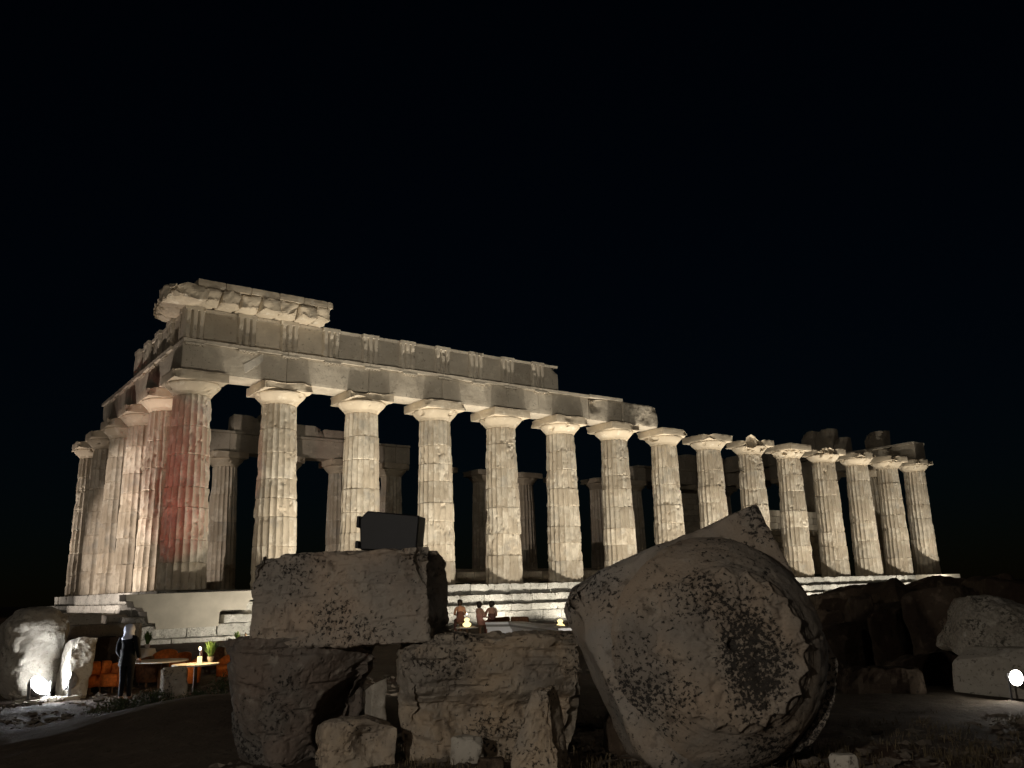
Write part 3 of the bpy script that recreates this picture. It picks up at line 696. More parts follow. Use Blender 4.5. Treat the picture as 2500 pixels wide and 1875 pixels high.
# ------------------------------------------------------------------ fallen capital
def fallen_capital():
    ctr = at_h(1742, 1588, 10.8)
    root = empty('fallen_capital', ctr)
    tag(root, 'huge fallen doric capital tipped on edge, lichen-spotted neck facing the viewer', 'capital')
    tocam = CAM - ctr; az = math.atan2(tocam[1], tocam[0]) + math.radians(15); el = math.radians(6)
    a = Vector((math.cos(az)*math.cos(el), math.sin(az)*math.cos(el), math.sin(el)))      # from slab towards neck
    right = Vector((math.cos(az + PI/2), math.sin(az + PI/2), 0)); up = a.cross(right)
    R3 = Matrix((right, up, a)).transposed()
    root.rotation_euler = R3.to_euler()
    R, rn = 1.25, 0.90
    prof = [(1.16, -.10), (1.24, -.06), (1.285, 0.0), (1.30, .06), (1.29, .13), (1.26, .21), (1.21, .30), (1.14, .39), (1.07, .47), (0.99, .54), (0.945, .585), (0.94, .60), (0.915, .605), (.912, .63), (.885, .635), (.882, .66), (0.86, .69), (0.855, .77)]
    # dense revolve
    pr2 = []
    for (r0, z0), (r1, z1) in zip(prof[:-1], prof[1:]):
        n = max(1, int(math.hypot(r1 - r0, z1 - z0)/.022))
        for q in range(n): t = q/n; pr2.append((r0 + (r1 - r0)*t, z0 + (z1 - z0)*t))
    pr2.append(prof[-1])
    rs = np.array([p[0] for p in pr2]); zs = np.array([p[1] for p in pr2])
    cap_r = np.linspace(rs[-1] - .02, 0.02, 42)
    rs = np.concatenate([rs, cap_r]); zs = np.concatenate([zs, np.full(len(cap_r), zs[-1])])
    nth = 320; th = 2*PI*np.arange(nth)/nth
    T, Rr = np.meshgrid(th, rs); _, Z = np.meshgrid(th, zs)
    # flutes scallop the neck
    u = (T*20/(2*PI)) % 1.0; fl = 1 - (2*u - 1)**2
    neckw = sstep(.675, .73, Z)*sstep(.70, .84, Rr)
    Rr = Rr*(1 - neckw*0.085*fl)
    P3 = np.stack([(Rr*np.cos(T)).ravel(), (Rr*np.sin(T)).ravel(), Z.ravel()], 1)
    N = np.stack([np.cos(T).ravel(), np.sin(T).ravel(), np.zeros(T.size)], 1)
    flat = sstep(.73, .765, P3[:, 2]); N = N*(1 - flat)[:, None] + np.array([0, 0, 1.0])*flat[:, None]
    mid = sstep(.10, .35, P3[:, 2])*(1 - flat)*0.6; N = N + np.array([0, 0, 1.0])*mid[:, None]; N /= np.linalg.norm(N, axis=1, keepdims=True)
    dsp = (fbm(P3*2.2 + 3, 41, 4) - .5)*0.05 + (fbm(P3*9, 42, 3) - .5)*0.022
    rimw = sstep(.12, .0, np.abs(P3[:, 2]))*sstep(.62, .8, fbm(P3*2.6, 43, 3)); dsp -= rimw*0.12
    dsp -= flat*sstep(.5, .72, fbm(P3*12, 44, 3))*0.03 + sstep(.55, .7, fbm(P3*np.array([5, 14, 8]), 47, 3))*0.012
    hole = sstep(.075, .05, np.hypot(P3[:, 0] - .02, P3[:, 1] - .03)); dsp -= hole*0.09
    crack = sstep(.03, .0, np.abs(P3[:, 1] - .35*P3[:, 0] + .28 + .16*(fbm(P3*3, 48, 3) - .5)))*sstep(-.1, .35, P3[:, 0]); dsp -= crack*.035
    # broken upper left of the neck: worn down into the bell
    brk = sstep(.35, 1.0, (-P3[:, 0]*0.8 + P3[:, 1]*0.25) + (fbm(P3*2.5, 46, 3) - .5)*0.7)*sstep(.45, .72, P3[:, 2])
    P3 = P3 + N*dsp[:, None]; P3[:, 2] -= brk*0.22
    n = len(rs); I = np.arange(n*nth).reshape(n, nth); J = np.roll(I, -1, axis=1)
    F = np.stack([I[:-1].ravel(), J[:-1].ravel(), J[1:].ravel(), I[1:].ravel()], 1).tolist(); F.append(I[-1].tolist())
    link('echinus', mk_mesh('echinus', P3, F, True), m_lichen('lichen_capital_stone', (0.43, 0.335, 0.245), (0.37, 0.32, 0.26), (0.02, 0.019, 0.018), (0.25, -.12, .75), 0.62), root)
    P, F = rock_box((2.68, 2.68, .62), .035, .06, .04, 77, .012, [((-1, -1, .2), .5, .14), ((-1, .9, .6), .55, .16)], 1.2)
    # the right-hand corner is worn away round
    rr = np.hypot(P[:, 0], P[:, 1]); an = np.arctan2(P[:, 1], P[:, 0])
    wc = sstep(1.0, .35, np.abs((an - math.radians(-45) + PI) % (2*PI) - PI)); lim = 1.46 + .08*(fbm(P*3, 9, 3) - .5)
    wc = np.maximum(wc, sstep(1.0, .35, np.abs((an - math.radians(-135) + PI) % (2*PI) - PI)))
    wl = sstep(.8, .3, np.abs((an - math.radians(135) + PI) % (2*PI) - PI)); lim = np.where(wl > .01, 1.74, lim); wc = np.maximum(wc, wl)
    k = np.where(rr > lim, 1 - wc*(1 - lim/np.maximum(rr, .01)), 1.0); P[:, 0] *= k; P[:, 1] *= k
    a0 = math.radians(21); xr = P[:, 0]*math.cos(a0) - P[:, 1]*math.sin(a0); yr = P[:, 0]*math.sin(a0) + P[:, 1]*math.cos(a0)
    P[:, 2] += sstep(0, .2, P[:, 2])*(.34*sstep(.1, -.8, xr)*sstep(1.75, 1.3, np.hypot(xr, yr)) + .10*sstep(.1, -.8, yr))
    sl = link('abacus', mk_mesh('abacus', P, F, True), m_lichen('grey_slab_stone', (0.40, 0.325, 0.25), (0.345, 0.315, 0.275), (0.03, 0.028, 0.026), (.6, -.9, .2), 1.0), root, (0, 0, -.40), (0, 0, math.radians(21)))
    return root
fallen_capital()

# ------------------------------------------------------------------ foreground blocks
def faced(px, py, h):
    c = at_h(px, py, h); t = CAM - c; return c, math.atan2(t[1], t[0]) + PI/2       # rotation that turns the -Y side to the viewer
def stone_at(px, py, h, size, mat, label, cat='stone', turn=0.0, tilt=(0, 0), step=0.03, shape=None, group=None, name='stone_block', smooth=False, ground=True, **kw):
    c, rz = faced(px, py, h)
    if ground:      # the stone reaches down into the soil it lies on
        top = c[2] + size[2]/2; low = gz(c[0], c[1]) - .12
        if c[2] - size[2]/2 > low: size = (size[0], size[1], float(top - low)); c[2] = (top + low)/2
    P, F = rock_box(size, step, **kw)
    if shape is not None: P = shape(P)
    o = link(name, mk_mesh(name, P, F, smooth), M[mat], None, c, (tilt[0], tilt[1], rz + turn))
    return tag(o, label, cat, group)
# big squared block on top of the pile
stone_at(862, 1462, 12.55, (2.42, 1.35, 1.24), 'rock_a', 'big squared stone block lying across the top of the pile', turn=math.radians(-17), tilt=(math.radians(-2), math.radians(-1.5)),
         ground=False, step=.024, rnd=.055, rough=.04, seed=901, cuts=6, cutd=(.93, .985), fine=.026, beds=.022, rvar=1.4, damage=[((1, -1, 1), .7, .14), ((-1, -1, 1), .5, .10), ((.2, -1, .95), .5, .05), ((1, -.2, .5), .7, .12)])
def drumish(P):
    P = P.copy(); t = np.clip((P[:, 2] + .75)/1.5, 0, 1); P[:, 0] *= 0.80 + 0.25*t; P[:, 1] *= .85 + .15*t
    r = np.hypot((P[:, 0] - .62)/.62, (P[:, 2] + .30)/.62); P[:, 1] += .42*sstep(1.1, .6, r)*sstep(.1, -.4, P[:, 1]); return P
stone_at(745, 1682, 12.75, (1.98, 1.4, 1.45), 'rock_c', 'rounded weathered stone under the left end of the big block', turn=math.radians(12), step=.028, rnd=.22, rough=.06, seed=903, cuts=8, cutd=(.78, .92), fine=.024, beds=.05, rvar=1.2, shape=drumish,
         damage=[((.9, -1, .2), 1.0, .22), ((.3, -1, -.9), .9, .18), ((-1, -1, -.7), .6, .12)])
def ledge(P):
    P = P.copy(); low = sstep(.16, -.02, P[:, 2]); f = sstep(0.0, -.5, P[:, 1]); 
    P[:, 1] += low*f*0.16*(0.6 + 0.8*fbm(P*3, 12, 3)); P[:, 0] *= 1 - .10*sstep(.1, -.7, P[:, 2]); return P
stone_at(1192, 1678, 12.3, (2.42, 1.5, 1.40), 'rock_b', 'cracked two-step stone block below the white counter', turn=math.radians(6), tilt=(0, math.radians(1.0)), step=.024, rnd=.09, rough=.05, seed=905, cuts=6, cutd=(.84, .94), fine=.026, beds=.045, rvar=1.4, shape=ledge,
         damage=[((-.4, -1, -.05), .6, .20), ((.95, -1, -.2), .8, .18), ((-1, -1, .1), .6, .14), ((1, -1, 1), .6, .12)])
stone_at(875, 1800, 11.7, (.98, .7, .48), 'rock_b', 'low pale rounded stone on the ground under the pile', turn=.15, step=.025, rnd=.10, rough=.04, seed=907, cuts=7, cutd=(.75, .92), fine=.018, beds=.03, damage=[((.25, -1, .3), .3, .14)])
stone_at(918, 1690, 12.3, (.22, .30, .46), 'boulder', 'small upright pale stone wedged between the two lower blocks', turn=.3, step=.03, rnd=.05, rough=.03, seed=908, cuts=6, cutd=(.75, .9))
def shard(P):
    P = P.copy(); t = np.clip((P[:, 2] + .6)/1.2, 0, 1); P[:, 0] = P[:, 0]*(1 - .78*t) + .10*t; P[:, 1] *= 1 - .3*t; return P
stone_at(1312, 1800, 10.4, (.72, .55, 1.05), 'rock_b', 'pointed upright stone shard beside the fallen capital', turn=-.3, step=.022, rnd=.05, rough=.045, seed=909, fine=.025, beds=.02, shape=shard, damage=[((1, -1, .2), .5, .12)])
stone_at(1140, 1820, 11.4, (.38, .32, .24), 'boulder', 'small stone half buried before the cracked block', step=.03, rnd=.07, rough=.03, seed=910, cuts=6, cutd=(.75, .9))
stone_at(1200, 1868, 10.6, (.30, .26, .16), 'rubble', 'small dark stone at the bottom edge left of the shard', step=.03, rnd=.07, rough=.03, seed=911)
stone_at(1560, 1800, 12.2, (.9, .8, .6), 'rubble', 'dark boulder behind the lower left edge of the fallen capital', step=.05, rnd=.2, rough=.06, seed=912)
stone_at(2060, 1862, 9.2, (.26, .24, .16), 'boulder', 'small pale stone at the right foot of the fallen capital', step=.03, rnd=.05, rough=.03, seed=913, cuts=6, cutd=(.7, .9))

# right-hand rubble
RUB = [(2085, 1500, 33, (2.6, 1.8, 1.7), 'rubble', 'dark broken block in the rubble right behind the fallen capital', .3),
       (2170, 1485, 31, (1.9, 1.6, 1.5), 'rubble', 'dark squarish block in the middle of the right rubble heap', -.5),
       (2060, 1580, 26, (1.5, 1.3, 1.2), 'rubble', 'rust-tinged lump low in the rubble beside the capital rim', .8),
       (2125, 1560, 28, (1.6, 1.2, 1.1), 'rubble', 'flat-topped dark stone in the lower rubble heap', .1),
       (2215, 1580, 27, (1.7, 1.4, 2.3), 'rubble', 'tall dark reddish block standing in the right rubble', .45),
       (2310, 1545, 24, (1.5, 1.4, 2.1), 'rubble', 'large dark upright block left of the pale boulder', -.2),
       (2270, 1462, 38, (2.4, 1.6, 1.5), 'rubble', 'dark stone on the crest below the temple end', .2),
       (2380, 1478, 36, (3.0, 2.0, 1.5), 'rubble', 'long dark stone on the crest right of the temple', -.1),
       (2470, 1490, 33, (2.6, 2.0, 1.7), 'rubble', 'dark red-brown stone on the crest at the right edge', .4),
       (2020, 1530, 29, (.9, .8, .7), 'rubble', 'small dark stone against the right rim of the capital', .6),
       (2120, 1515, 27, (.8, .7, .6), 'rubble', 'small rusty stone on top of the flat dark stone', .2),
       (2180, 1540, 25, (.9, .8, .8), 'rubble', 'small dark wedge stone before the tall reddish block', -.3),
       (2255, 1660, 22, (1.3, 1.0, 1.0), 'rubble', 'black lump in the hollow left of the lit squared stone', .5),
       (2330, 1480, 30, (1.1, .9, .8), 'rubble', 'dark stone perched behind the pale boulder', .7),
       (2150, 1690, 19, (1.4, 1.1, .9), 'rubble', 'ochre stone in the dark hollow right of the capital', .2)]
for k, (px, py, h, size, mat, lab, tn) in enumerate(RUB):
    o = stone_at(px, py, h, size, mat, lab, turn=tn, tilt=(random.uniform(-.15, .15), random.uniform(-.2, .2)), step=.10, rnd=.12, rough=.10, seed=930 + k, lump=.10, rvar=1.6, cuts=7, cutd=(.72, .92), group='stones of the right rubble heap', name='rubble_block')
    # stones reach down to the ground they lie on
    zb = o.location.z - size[2]/2; g = gz(o.location.x, o.location.y)
    if zb > g:
        s = (o.location.z + size[2]/2 - g + .1)/size[2]; o.scale[2] = s; o.location.z = g - .1 + size[2]*s/2
stone_at(2440, 1545, 20.2, (1.75, 1.4, 1.25), 'mottled', 'pale mottled boulder above the lit block at the right edge', turn=.3, tilt=(.1, .35), step=.05, rnd=.32, rough=.10, ground=False, seed=951, lump=.08, cuts=4, name='boulder')
stone_at(2450, 1655, 19.6, (1.55, 1.2, 1.15), 'boulder', 'pale squared stone lit from close by the right-hand lamp', turn=-.15, step=.05, rnd=.09, rough=.03, seed=952, cuts=4)
stone_at(2372, 1430, 72, (2.6, 1.2, .45), 'boulder', 'thin pale ledge stone catching light beyond the temple end', step=.15, rnd=.08, rough=.05, seed=953)
# left-hand boulders by the dazzling lamp
stone_at(82, 1574, 26.3, (1.55, 1.3, 1.75), 'boulder', 'big rounded boulder glaringly lit at the far left', turn=.2, step=.05, rnd=.62, rough=.06, seed=961, lump=.06, rvar=.4, name='boulder')
stone_at(188, 1602, 25.6, (.62, .7, .95), 'boulder', 'overlit upright stone right of the dazzling lamp', turn=.3, tilt=(0, .15), step=.04, rnd=.12, rough=.05, seed=962, cuts=5, cutd=(.75, .9))
stone_at(150, 1600, 26.6, (.55, .5, .8), 'boulder', 'leaning stone between the far left boulder and the overlit stone', turn=.1, tilt=(0, -.5), step=.05, rnd=.08, rough=.03, seed=963)
stone_at(240, 1545, 33, (2.6, 1.0, .55), 'boulder', 'long pale masonry block at the foot of the temple corner', turn=-.1, step=.09, rnd=.06, rough=.03, seed=964)
stone_at(252, 1573, 30.5, (1.9, .7, .45), 'rubble', 'dark low wall stone behind the orange sofa', turn=.05, step=.08, rnd=.06, rough=.03, seed=965)
stone_at(160, 1520, 38, (2.3, 1.2, .6), 'boulder', 'broken ledge stone left of the temple corner', turn=.15, step=.1, rnd=.12, rough=.06, seed=966)
stone_at(425, 1652, 21.2, (.50, .45, .40), 'rock_b', 'pale squared stone at the edge of the dark bank', turn=.2, step=.03, rnd=.07, rough=.03, seed=967, cuts=5, cutd=(.75, .9))
stone_at(30, 1540, 31, (1.2, 1.0, .8), 'rubble', 'dim stone at the left picture edge beside the boulder', step=.08, rnd=.2, rough=.06, seed=968)

# ------------------------------------------------------------------ loudspeaker on the top block
def loudspeaker():
    c, rz = faced(955, 1300, 12.35)
    root = empty('loudspeaker', c, (0, math.radians(4.0), rz + math.radians(-14)))
    tag(root, 'black loudspeaker lying on its side on the big squared block', 'loudspeaker')
    prof = [(-.36, -.26), (.42, -.25), (.43, .23), (-.30, .27), (-.40, .16)]
    V, F = prism(prof, -.22, .22); V = [(x, z, y) for x, y, z in V]; F = [f[::-1] for f in F]
    bevel(link('cabinet', mk_mesh('cabinet', V, F), M['black'], root), .018, 3)
    for bx in ((-.425, 0, .12, .05, .40, .16), (-.415, 0, -.19, .06, .40, .10)):
        V, F = boxes([bx]); bevel(link('baffle', mk_mesh('baffle', V, F), M['grille'], root), .015, 2)
    V, F = boxes([(-.45, 0, -.175, .012, .34, .02)]); link('badge_strip', mk_mesh('badge_strip', V, F), M['steel'], root)
    for x in (-.28, .34):
        V, F = lathe([(.03, -.02), (.026, .02)], 12); link('foot', mk_mesh('foot', V, F), M['black'], root, (x, -.12, -.27)); link('foot', bpy.data.meshes[root.children[-1].data.name], None, root, (x, .12, -.27))
    return root
loudspeaker()

# ------------------------------------------------------------------ terrace furniture
def tub_chair(px, py, h, mat, label, turn=0.0, w=.68, hb=.78, group='woven armchairs on the terrace'):
    p, rz = faced(px, py, h); g = gz(p[0], p[1])
    root = empty('armchair', (p[0], p[1], g), (0, 0, rz + turn)); tag(root, label, 'armchair', group)
    # wrap-round shell back, open to +Y
    n = 26; V = []; F = []
    for t, rr in ((0, w/2), (1, w/2 - .06)):
        for k in range(n):
            a = -PI*1.12 + (PI*1.24)*k/(n - 1) ; a = PI*(-1.12) + PI*1.24*k/(n-1)
            s = math.sin(PI*k/(n - 1)); top = .52 + (hb - .52)*s
            for z in (.12, .40, top):
                fl = 1 + .12*(z - .12)/.6
                V.append((rr*fl*math.cos(a), rr*fl*math.sin(a), z))
    for k in range(n - 1):
        for q in range(2):
            a = k*3 + q; F.append([a, a + 3, a + 4, a + 1]); b = n*3 + a; F.append([b, b + 1, b + 4, b + 3])
        F.append([k*3 + 2, k*3 + 5, n*3 + k*3 + 5, n*3 + k*3 + 2]); F.append([k*3, n*3 + k*3, n*3 + k*3 + 3, k*3 + 3])
    for k in (0, n - 1):
        for q in range(2): a = k*3 + q; F.append([a, a + 1, n*3 + a + 1, n*3 + a])
    link('backrest', mk_mesh('backrest', V, F, True), mat, root)
    V, F = lathe([(w*.40, .14), (w*.44, .18), (w*.44, .38), (w*.41, .44), (w*.2, .455)], 22); link('seat', mk_mesh('seat', V, F, True), mat, root)
    for sx in (-1, 1):
        for sy in (-1, 1):
            V, F = lathe([(.02, 0), (.026, .16)], 8); link('leg', mk_mesh('leg', V, F), M['wood'], root, (sx*w*.3, sy*w*.3, -.01))
    return root
tub_chair(402, 1595, 29.5, M['orange'], 'orange tub armchair between the two planted tables', PI*.9)
tub_chair(557, 1597, 27.0, M['orange'], 'orange tub armchair with its back to the cloth-draped table', 2.2)
tub_chair(462, 1605, 25.8, M['orange'], 'orange armchair half hidden by the bottle table', 1.6, .6)
tub_chair(525, 1580, 30.0, M['brown'], 'dark brown armchair behind the orange tub chairs', .3)
tub_chair(655, 1555, 32.5, M['orange'], 'orange armchair squeezed against the big block', -.5, .7, .95)
tub_chair(372, 1620, 27.0, M['brown'], 'dark armchair in front of the back plant table', .4, .8, .6)
def sofa(px, py, h, L, mat, label, turn=0.0, hb=.72, group=None):
    p, rz = faced(px, py, h); g = gz(p[0], p[1])
    root = empty('sofa', (p[0], p[1], g), (0, 0, rz + turn)); tag(root, label, 'sofa', group)
    P, F = rock_box((L, .75, .30), .12, .06, .01, 5); link('seat', mk_mesh('seat', P, F, True), mat, root, (0, 0, .27))
    nb = max(2, int(L/.7))
    for k in range(nb):
        P, F = rock_box((L/nb - .02, .2, hb - .30), .08, .08, .02, 6 + k, lump=.03); link('back_cushion', mk_mesh('back_cushion', P, F, True), mat, root, (-L/2 + (k + .5)*L/nb, .30, .42 + (hb - .30)/2))
    for sx in (-1, 1):
        P, F = rock_box((.16, .78, .5), .1, .05, .01, 8); link('armrest', mk_mesh('armrest', P, F, True), mat, root, (sx*(L/2 + .085), 0, .33))
    for sx in (-1, 1):
        for sy in (-1, 1):
            V, F = boxes([(0, 0, .06, .06, .06, .14)]); link('leg', mk_mesh('leg', V, F), M['wood'], root, (sx*L*.42, sy*.3, -.01))
    return root
sofa(232, 1612, 26.4, .62, M['orange'], 'orange two-cushion seat right of the dazzling lamp', PI + .5, .66)
tub_chair(275, 1612, 26.0, M['orange'], 'orange tub armchair just left of the standing person', PI*.8, .6, .7)
tub_chair(345, 1610, 28.5, M['brown'], 'brown armchair just right of the standing person', 1.0, .62, .7)
tub_chair(440, 1592, 29.0, M['orange'], 'orange armchair in the middle of the terrace behind the bottle', 2.6, .6, .72)
tub_chair(590, 1600, 24.5, M['orange'], 'orange armchair beside the taller dark shrub', 1.2, .62, .72)
sofa(1246, 1520, 37.5, 1.6, M['brown'], 'brown wicker sofa behind the white counter beside the seated women', PI)

def table(px, py, h, rad, label, cloth='cloth', drop=0.0, hh=.74):
    """round pedestal table; the cloth hangs in folds when drop > 0. py marks the table top"""
    p = at_h(px, py, h); g = gz(p[0], p[1])
    root = empty('round_table', (p[0], p[1], g)); tag(root, label, 'table', 'round tables on the terrace')
    V, F = lathe([(rad*.98, hh - .035), (rad, hh - .03), (rad, hh), (rad*.98, hh + .004)], 32); link('table_top', mk_mesh('table_top', V, F), M['wood'] if drop else M[cloth], root)
    V, F = lathe([(rad*.55, 0), (rad*.5, .03), (.05, .05), (.045, hh - .03)], 16); link('pedestal', mk_mesh('pedestal', V, F), M['wood'], root)
    if drop:
        n = 72; V = [(0, 0, hh + .012)]; F = []
        for r, z in ((rad*.9, hh + .011), (rad + .012, hh + .002), (rad + .02, hh - .05), (rad + .05, hh - drop*.55), (rad + .07, hh - drop)):
            for k in range(n):
                a = 2*PI*k/n; q = (hh - z)/max(drop, .01); w = 1 + .10*q*math.sin(a*9 + .6*math.sin(a*3)); V.append((r*w*math.cos(a), r*w*math.sin(a), z))
        for k in range(n): F.append([0, 1 + k, 1 + (k+1) % n])
        for i in range(4):
            for k in range(n): a = 1 + i*n + k; b = 1 + i*n + (k+1) % n; F.append([a, a + n, b + n, b])
        link('tablecloth', mk_mesh('tablecloth', V, F, True), M[cloth], root)
    return root, Vector((p[0], p[1], g + hh + .014))
def plant(base, label, hgt=.42, n=70, seed=1, rad=.16):
    root = empty('potted_plant', base); tag(root, label, 'plant', 'potted plants on the terrace tables')
    V, F = lathe([(.055, 0), (.075, .09), (.085, .13), (.075, .13), (.07, .11)], 16); link('pot', mk_mesh('pot', V, F), M['pot'], root)
    r = random.Random(seed); V = []; F = []
    for k in range(n):
        a = r.uniform(0, 2*PI); le = hgt*r.uniform(.45, 1.0); lean = r.uniform(.1, .75); w = .018*r.uniform(.7, 1.5); b = len(V); tx, ty = -math.sin(a), math.cos(a)
        for t in (0, .45, .8, 1.0):
            rr = .03 + rad*1.6*lean*t**1.5; z = .11 + le*(t - .25*lean*t*t); ww = w*(1 - t)*(1.6 if t else .5) + .003
            V += [(rr*math.cos(a) - tx*ww, rr*math.sin(a) - ty*ww, z), (rr*math.cos(a) + tx*ww, rr*math.sin(a) + ty*ww, z)]
        for q in range(3): F.append([b + 2*q, b + 2*q + 1, b + 2*q + 3, b + 2*q + 2])
    o = link('foliage', mk_mesh('foliage', V, F), M['leaf'], root); return root
def bottle(base, label, s=1.0):
    V, F = lathe([(.036*s, 0), (.04*s, .02*s), (.04*s, .18*s), (.03*s, .22*s), (.014*s, .25*s), (.014*s, .31*s)], 14)
    o = link('bottle', mk_mesh('bottle', V, F, True), M['glass'], None, base); return tag(o, label, 'bottle', 'bottles on the terrace tables')
def candle(base, label, s=1.0, w=18.0, light=True):
    root = empty('table_candle', base); tag(root, label, 'candle', 'lit candles on the terrace tables')
    V, F = lathe([(.05*s, 0), (.055*s, .02*s), (.055*s, .16*s)], 14); link('candle_glass', mk_mesh('candle_glass', V, F), M['wax'], root)
    V, F = lathe([(.012*s, .16*s), (.010*s, .30*s)], 8); link('stem', mk_mesh('stem', V, F), M['steel'], root)
    V, F = lathe([(.004*s, .29*s), (.03*s, .315*s), (.034*s, .34*s), (.02*s, .37*s), (.003*s, .38*s)], 12); link('globe', mk_mesh('globe', V, F, True), M['globe'], root)
    if light:
        ld = bpy.data.lights.new('candle_light', 'POINT'); ld.energy = w; ld.color = (1.0, 0.66, 0.30); ld.shadow_soft_size = .06
        lo = bpy.data.objects.new('candle_light', ld); COL.objects.link(lo); lo.parent = root; lo.location = (0, 0, .42*s)
    return root
tA, bA = table(478, 1622, 23.6, .55, 'round white table with bottle, candle and plant near the dark bank')
candle(bA + Vector((.05, -.12, 0)), 'lit candle holder with white globe beside the dark wine bottle', 1.0, 40)
bottle(bA + Vector((.12, .02, 0)), 'dark wine bottle beside the globe candle')
plant(bA + Vector((.38, .10, 0)), 'bushy potted plant right of the wine bottle', .46, 90, 3, .2)
tB, bB = table(332, 1580, 30.5, .55, 'white round table left of the orange tub chair, with an upright plant', 'cloth', .25)
plant(bB + Vector((.32, -.05, 0)), 'upright green potted plant beside the standing person', .52, 80, 4, .12)
tC, bC = table(612, 1562, 31.5, .62, 'round table with dark hanging cloth and two bottles by the big block', 'cloth', .16)
bottle(bC + Vector((-.18, 0, 0)), 'left bottle on the cloth-draped table', 1.1); bottle(bC + Vector((.12, .1, 0)), 'right bottle on the cloth-draped table', 1.2)
candle(bC + Vector((-.02, -.2, 0)), 'lit candle between the bottles on the cloth-draped table', .8, 40)
plant(bC + Vector((-.42, .1, 0)), 'small dark plant at the left of the cloth-draped table', .3, 50, 5)
tD, bD = table(392, 1612, 25.6, .70, 'low white-edged round table before the dark armchair', 'cloth')
tE, bE = table(1140, 1528, 35.5, .45, 'small table with glowing lamp left of the seated women', hh=.56)
tF, bF = table(1368, 1526, 34.0, .45, 'small table with glowing lamp beside the fallen capital', hh=.56)
def glow_lamp(base, label, w=4.0):
    root = empty('table_lamp', base); tag(root, label, 'table lamp', 'glowing table lamps')
    V, F = lathe([(.10, 0), (.16, .05), (.17, .11), (.10, .16), (.07, .20), (.11, .25), (.10, .30), (.03, .34)], 18); link('lamp_shade', mk_mesh('lamp_shade', V, F, True), M['wax'], root)
    V, F = lathe([(.01, .33), (.01, .44)], 8); link('stem', mk_mesh('stem', V, F), M['steel'], root)
    V, F = lathe([(.004, .43), (.03, .46), (.03, .50), (.003, .53)], 12); link('globe', mk_mesh('globe', V, F, True), M['globe'], root)
    ld = bpy.data.lights.new('lamp_light', 'POINT'); ld.energy = w; ld.color = (1.0, 0.72, 0.38); ld.shadow_soft_size = .1
    lo = bpy.data.objects.new('lamp_light', ld); COL.objects.link(lo); lo.parent = root; lo.location = (0, 0, .62)
    return root
glow_lamp(bE, 'yellow glowing table lamp left of the seated women'); glow_lamp(bF, 'yellow glowing table lamp beside the fallen capital')

# white counter with a stepped edge
def counter():
    A = at_h(1188, 1530, 33.5); B = at_h(1247, 1527, 33.0); Cc = at_h(1372, 1541, 26.5)
    g = min(gz(A[0], A[1]), gz(Cc[0], Cc[1])); top = float(B[2]) + .12
    root = empty('white_counter', (B[0], B[1], g)); tag(root, 'long white counter with a stepped striped edge behind the stone pile', 'counter')
    pts = [Vector((A[0], A[1])), Vector((B[0], B[1])), Vector((Cc[0], Cc[1]))]; o = Vector((B[0], B[1]))
    def nrm(a, b): d = (b - a).normalized(); return Vector((d.y, -d.x))
    n1, n2 = nrm(pts[0], pts[1]), nrm(pts[1], pts[2]); nm = (n1 + n2).normalized()
    cv = Vector((CAM[0], CAM[1])) - o
    s = 1 if n2.dot(cv) > 0 else -1
    def ribbon(name, z0, z1, front, back, mat):
        f = [pts[0] + n1*s*front - o, pts[1] + nm*s*front - o, pts[2] + n2*s*front - o]; b = [pts[0] - n1*s*back - o, pts[1] - nm*s*back - o, pts[2] - n2*s*back - o]
        poly = [tuple(v) for v in f] + [tuple(v) for v in b[::-1]]
        V, F = prism(poly, z0, z1); link(name, mk_mesh(name, V, F), mat, root)
    H = top - g
    ribbon('counter_top', H - .075, H, .10, .55, M['white']); ribbon('edge_board', H - .155, H - .082, .05, .53, M['steel']); ribbon('edge_board', H - .235, H - .162, .02, .51, M['white']); ribbon('front_panel', 0, H - .242, -.05, .45, M['white'])
counter()

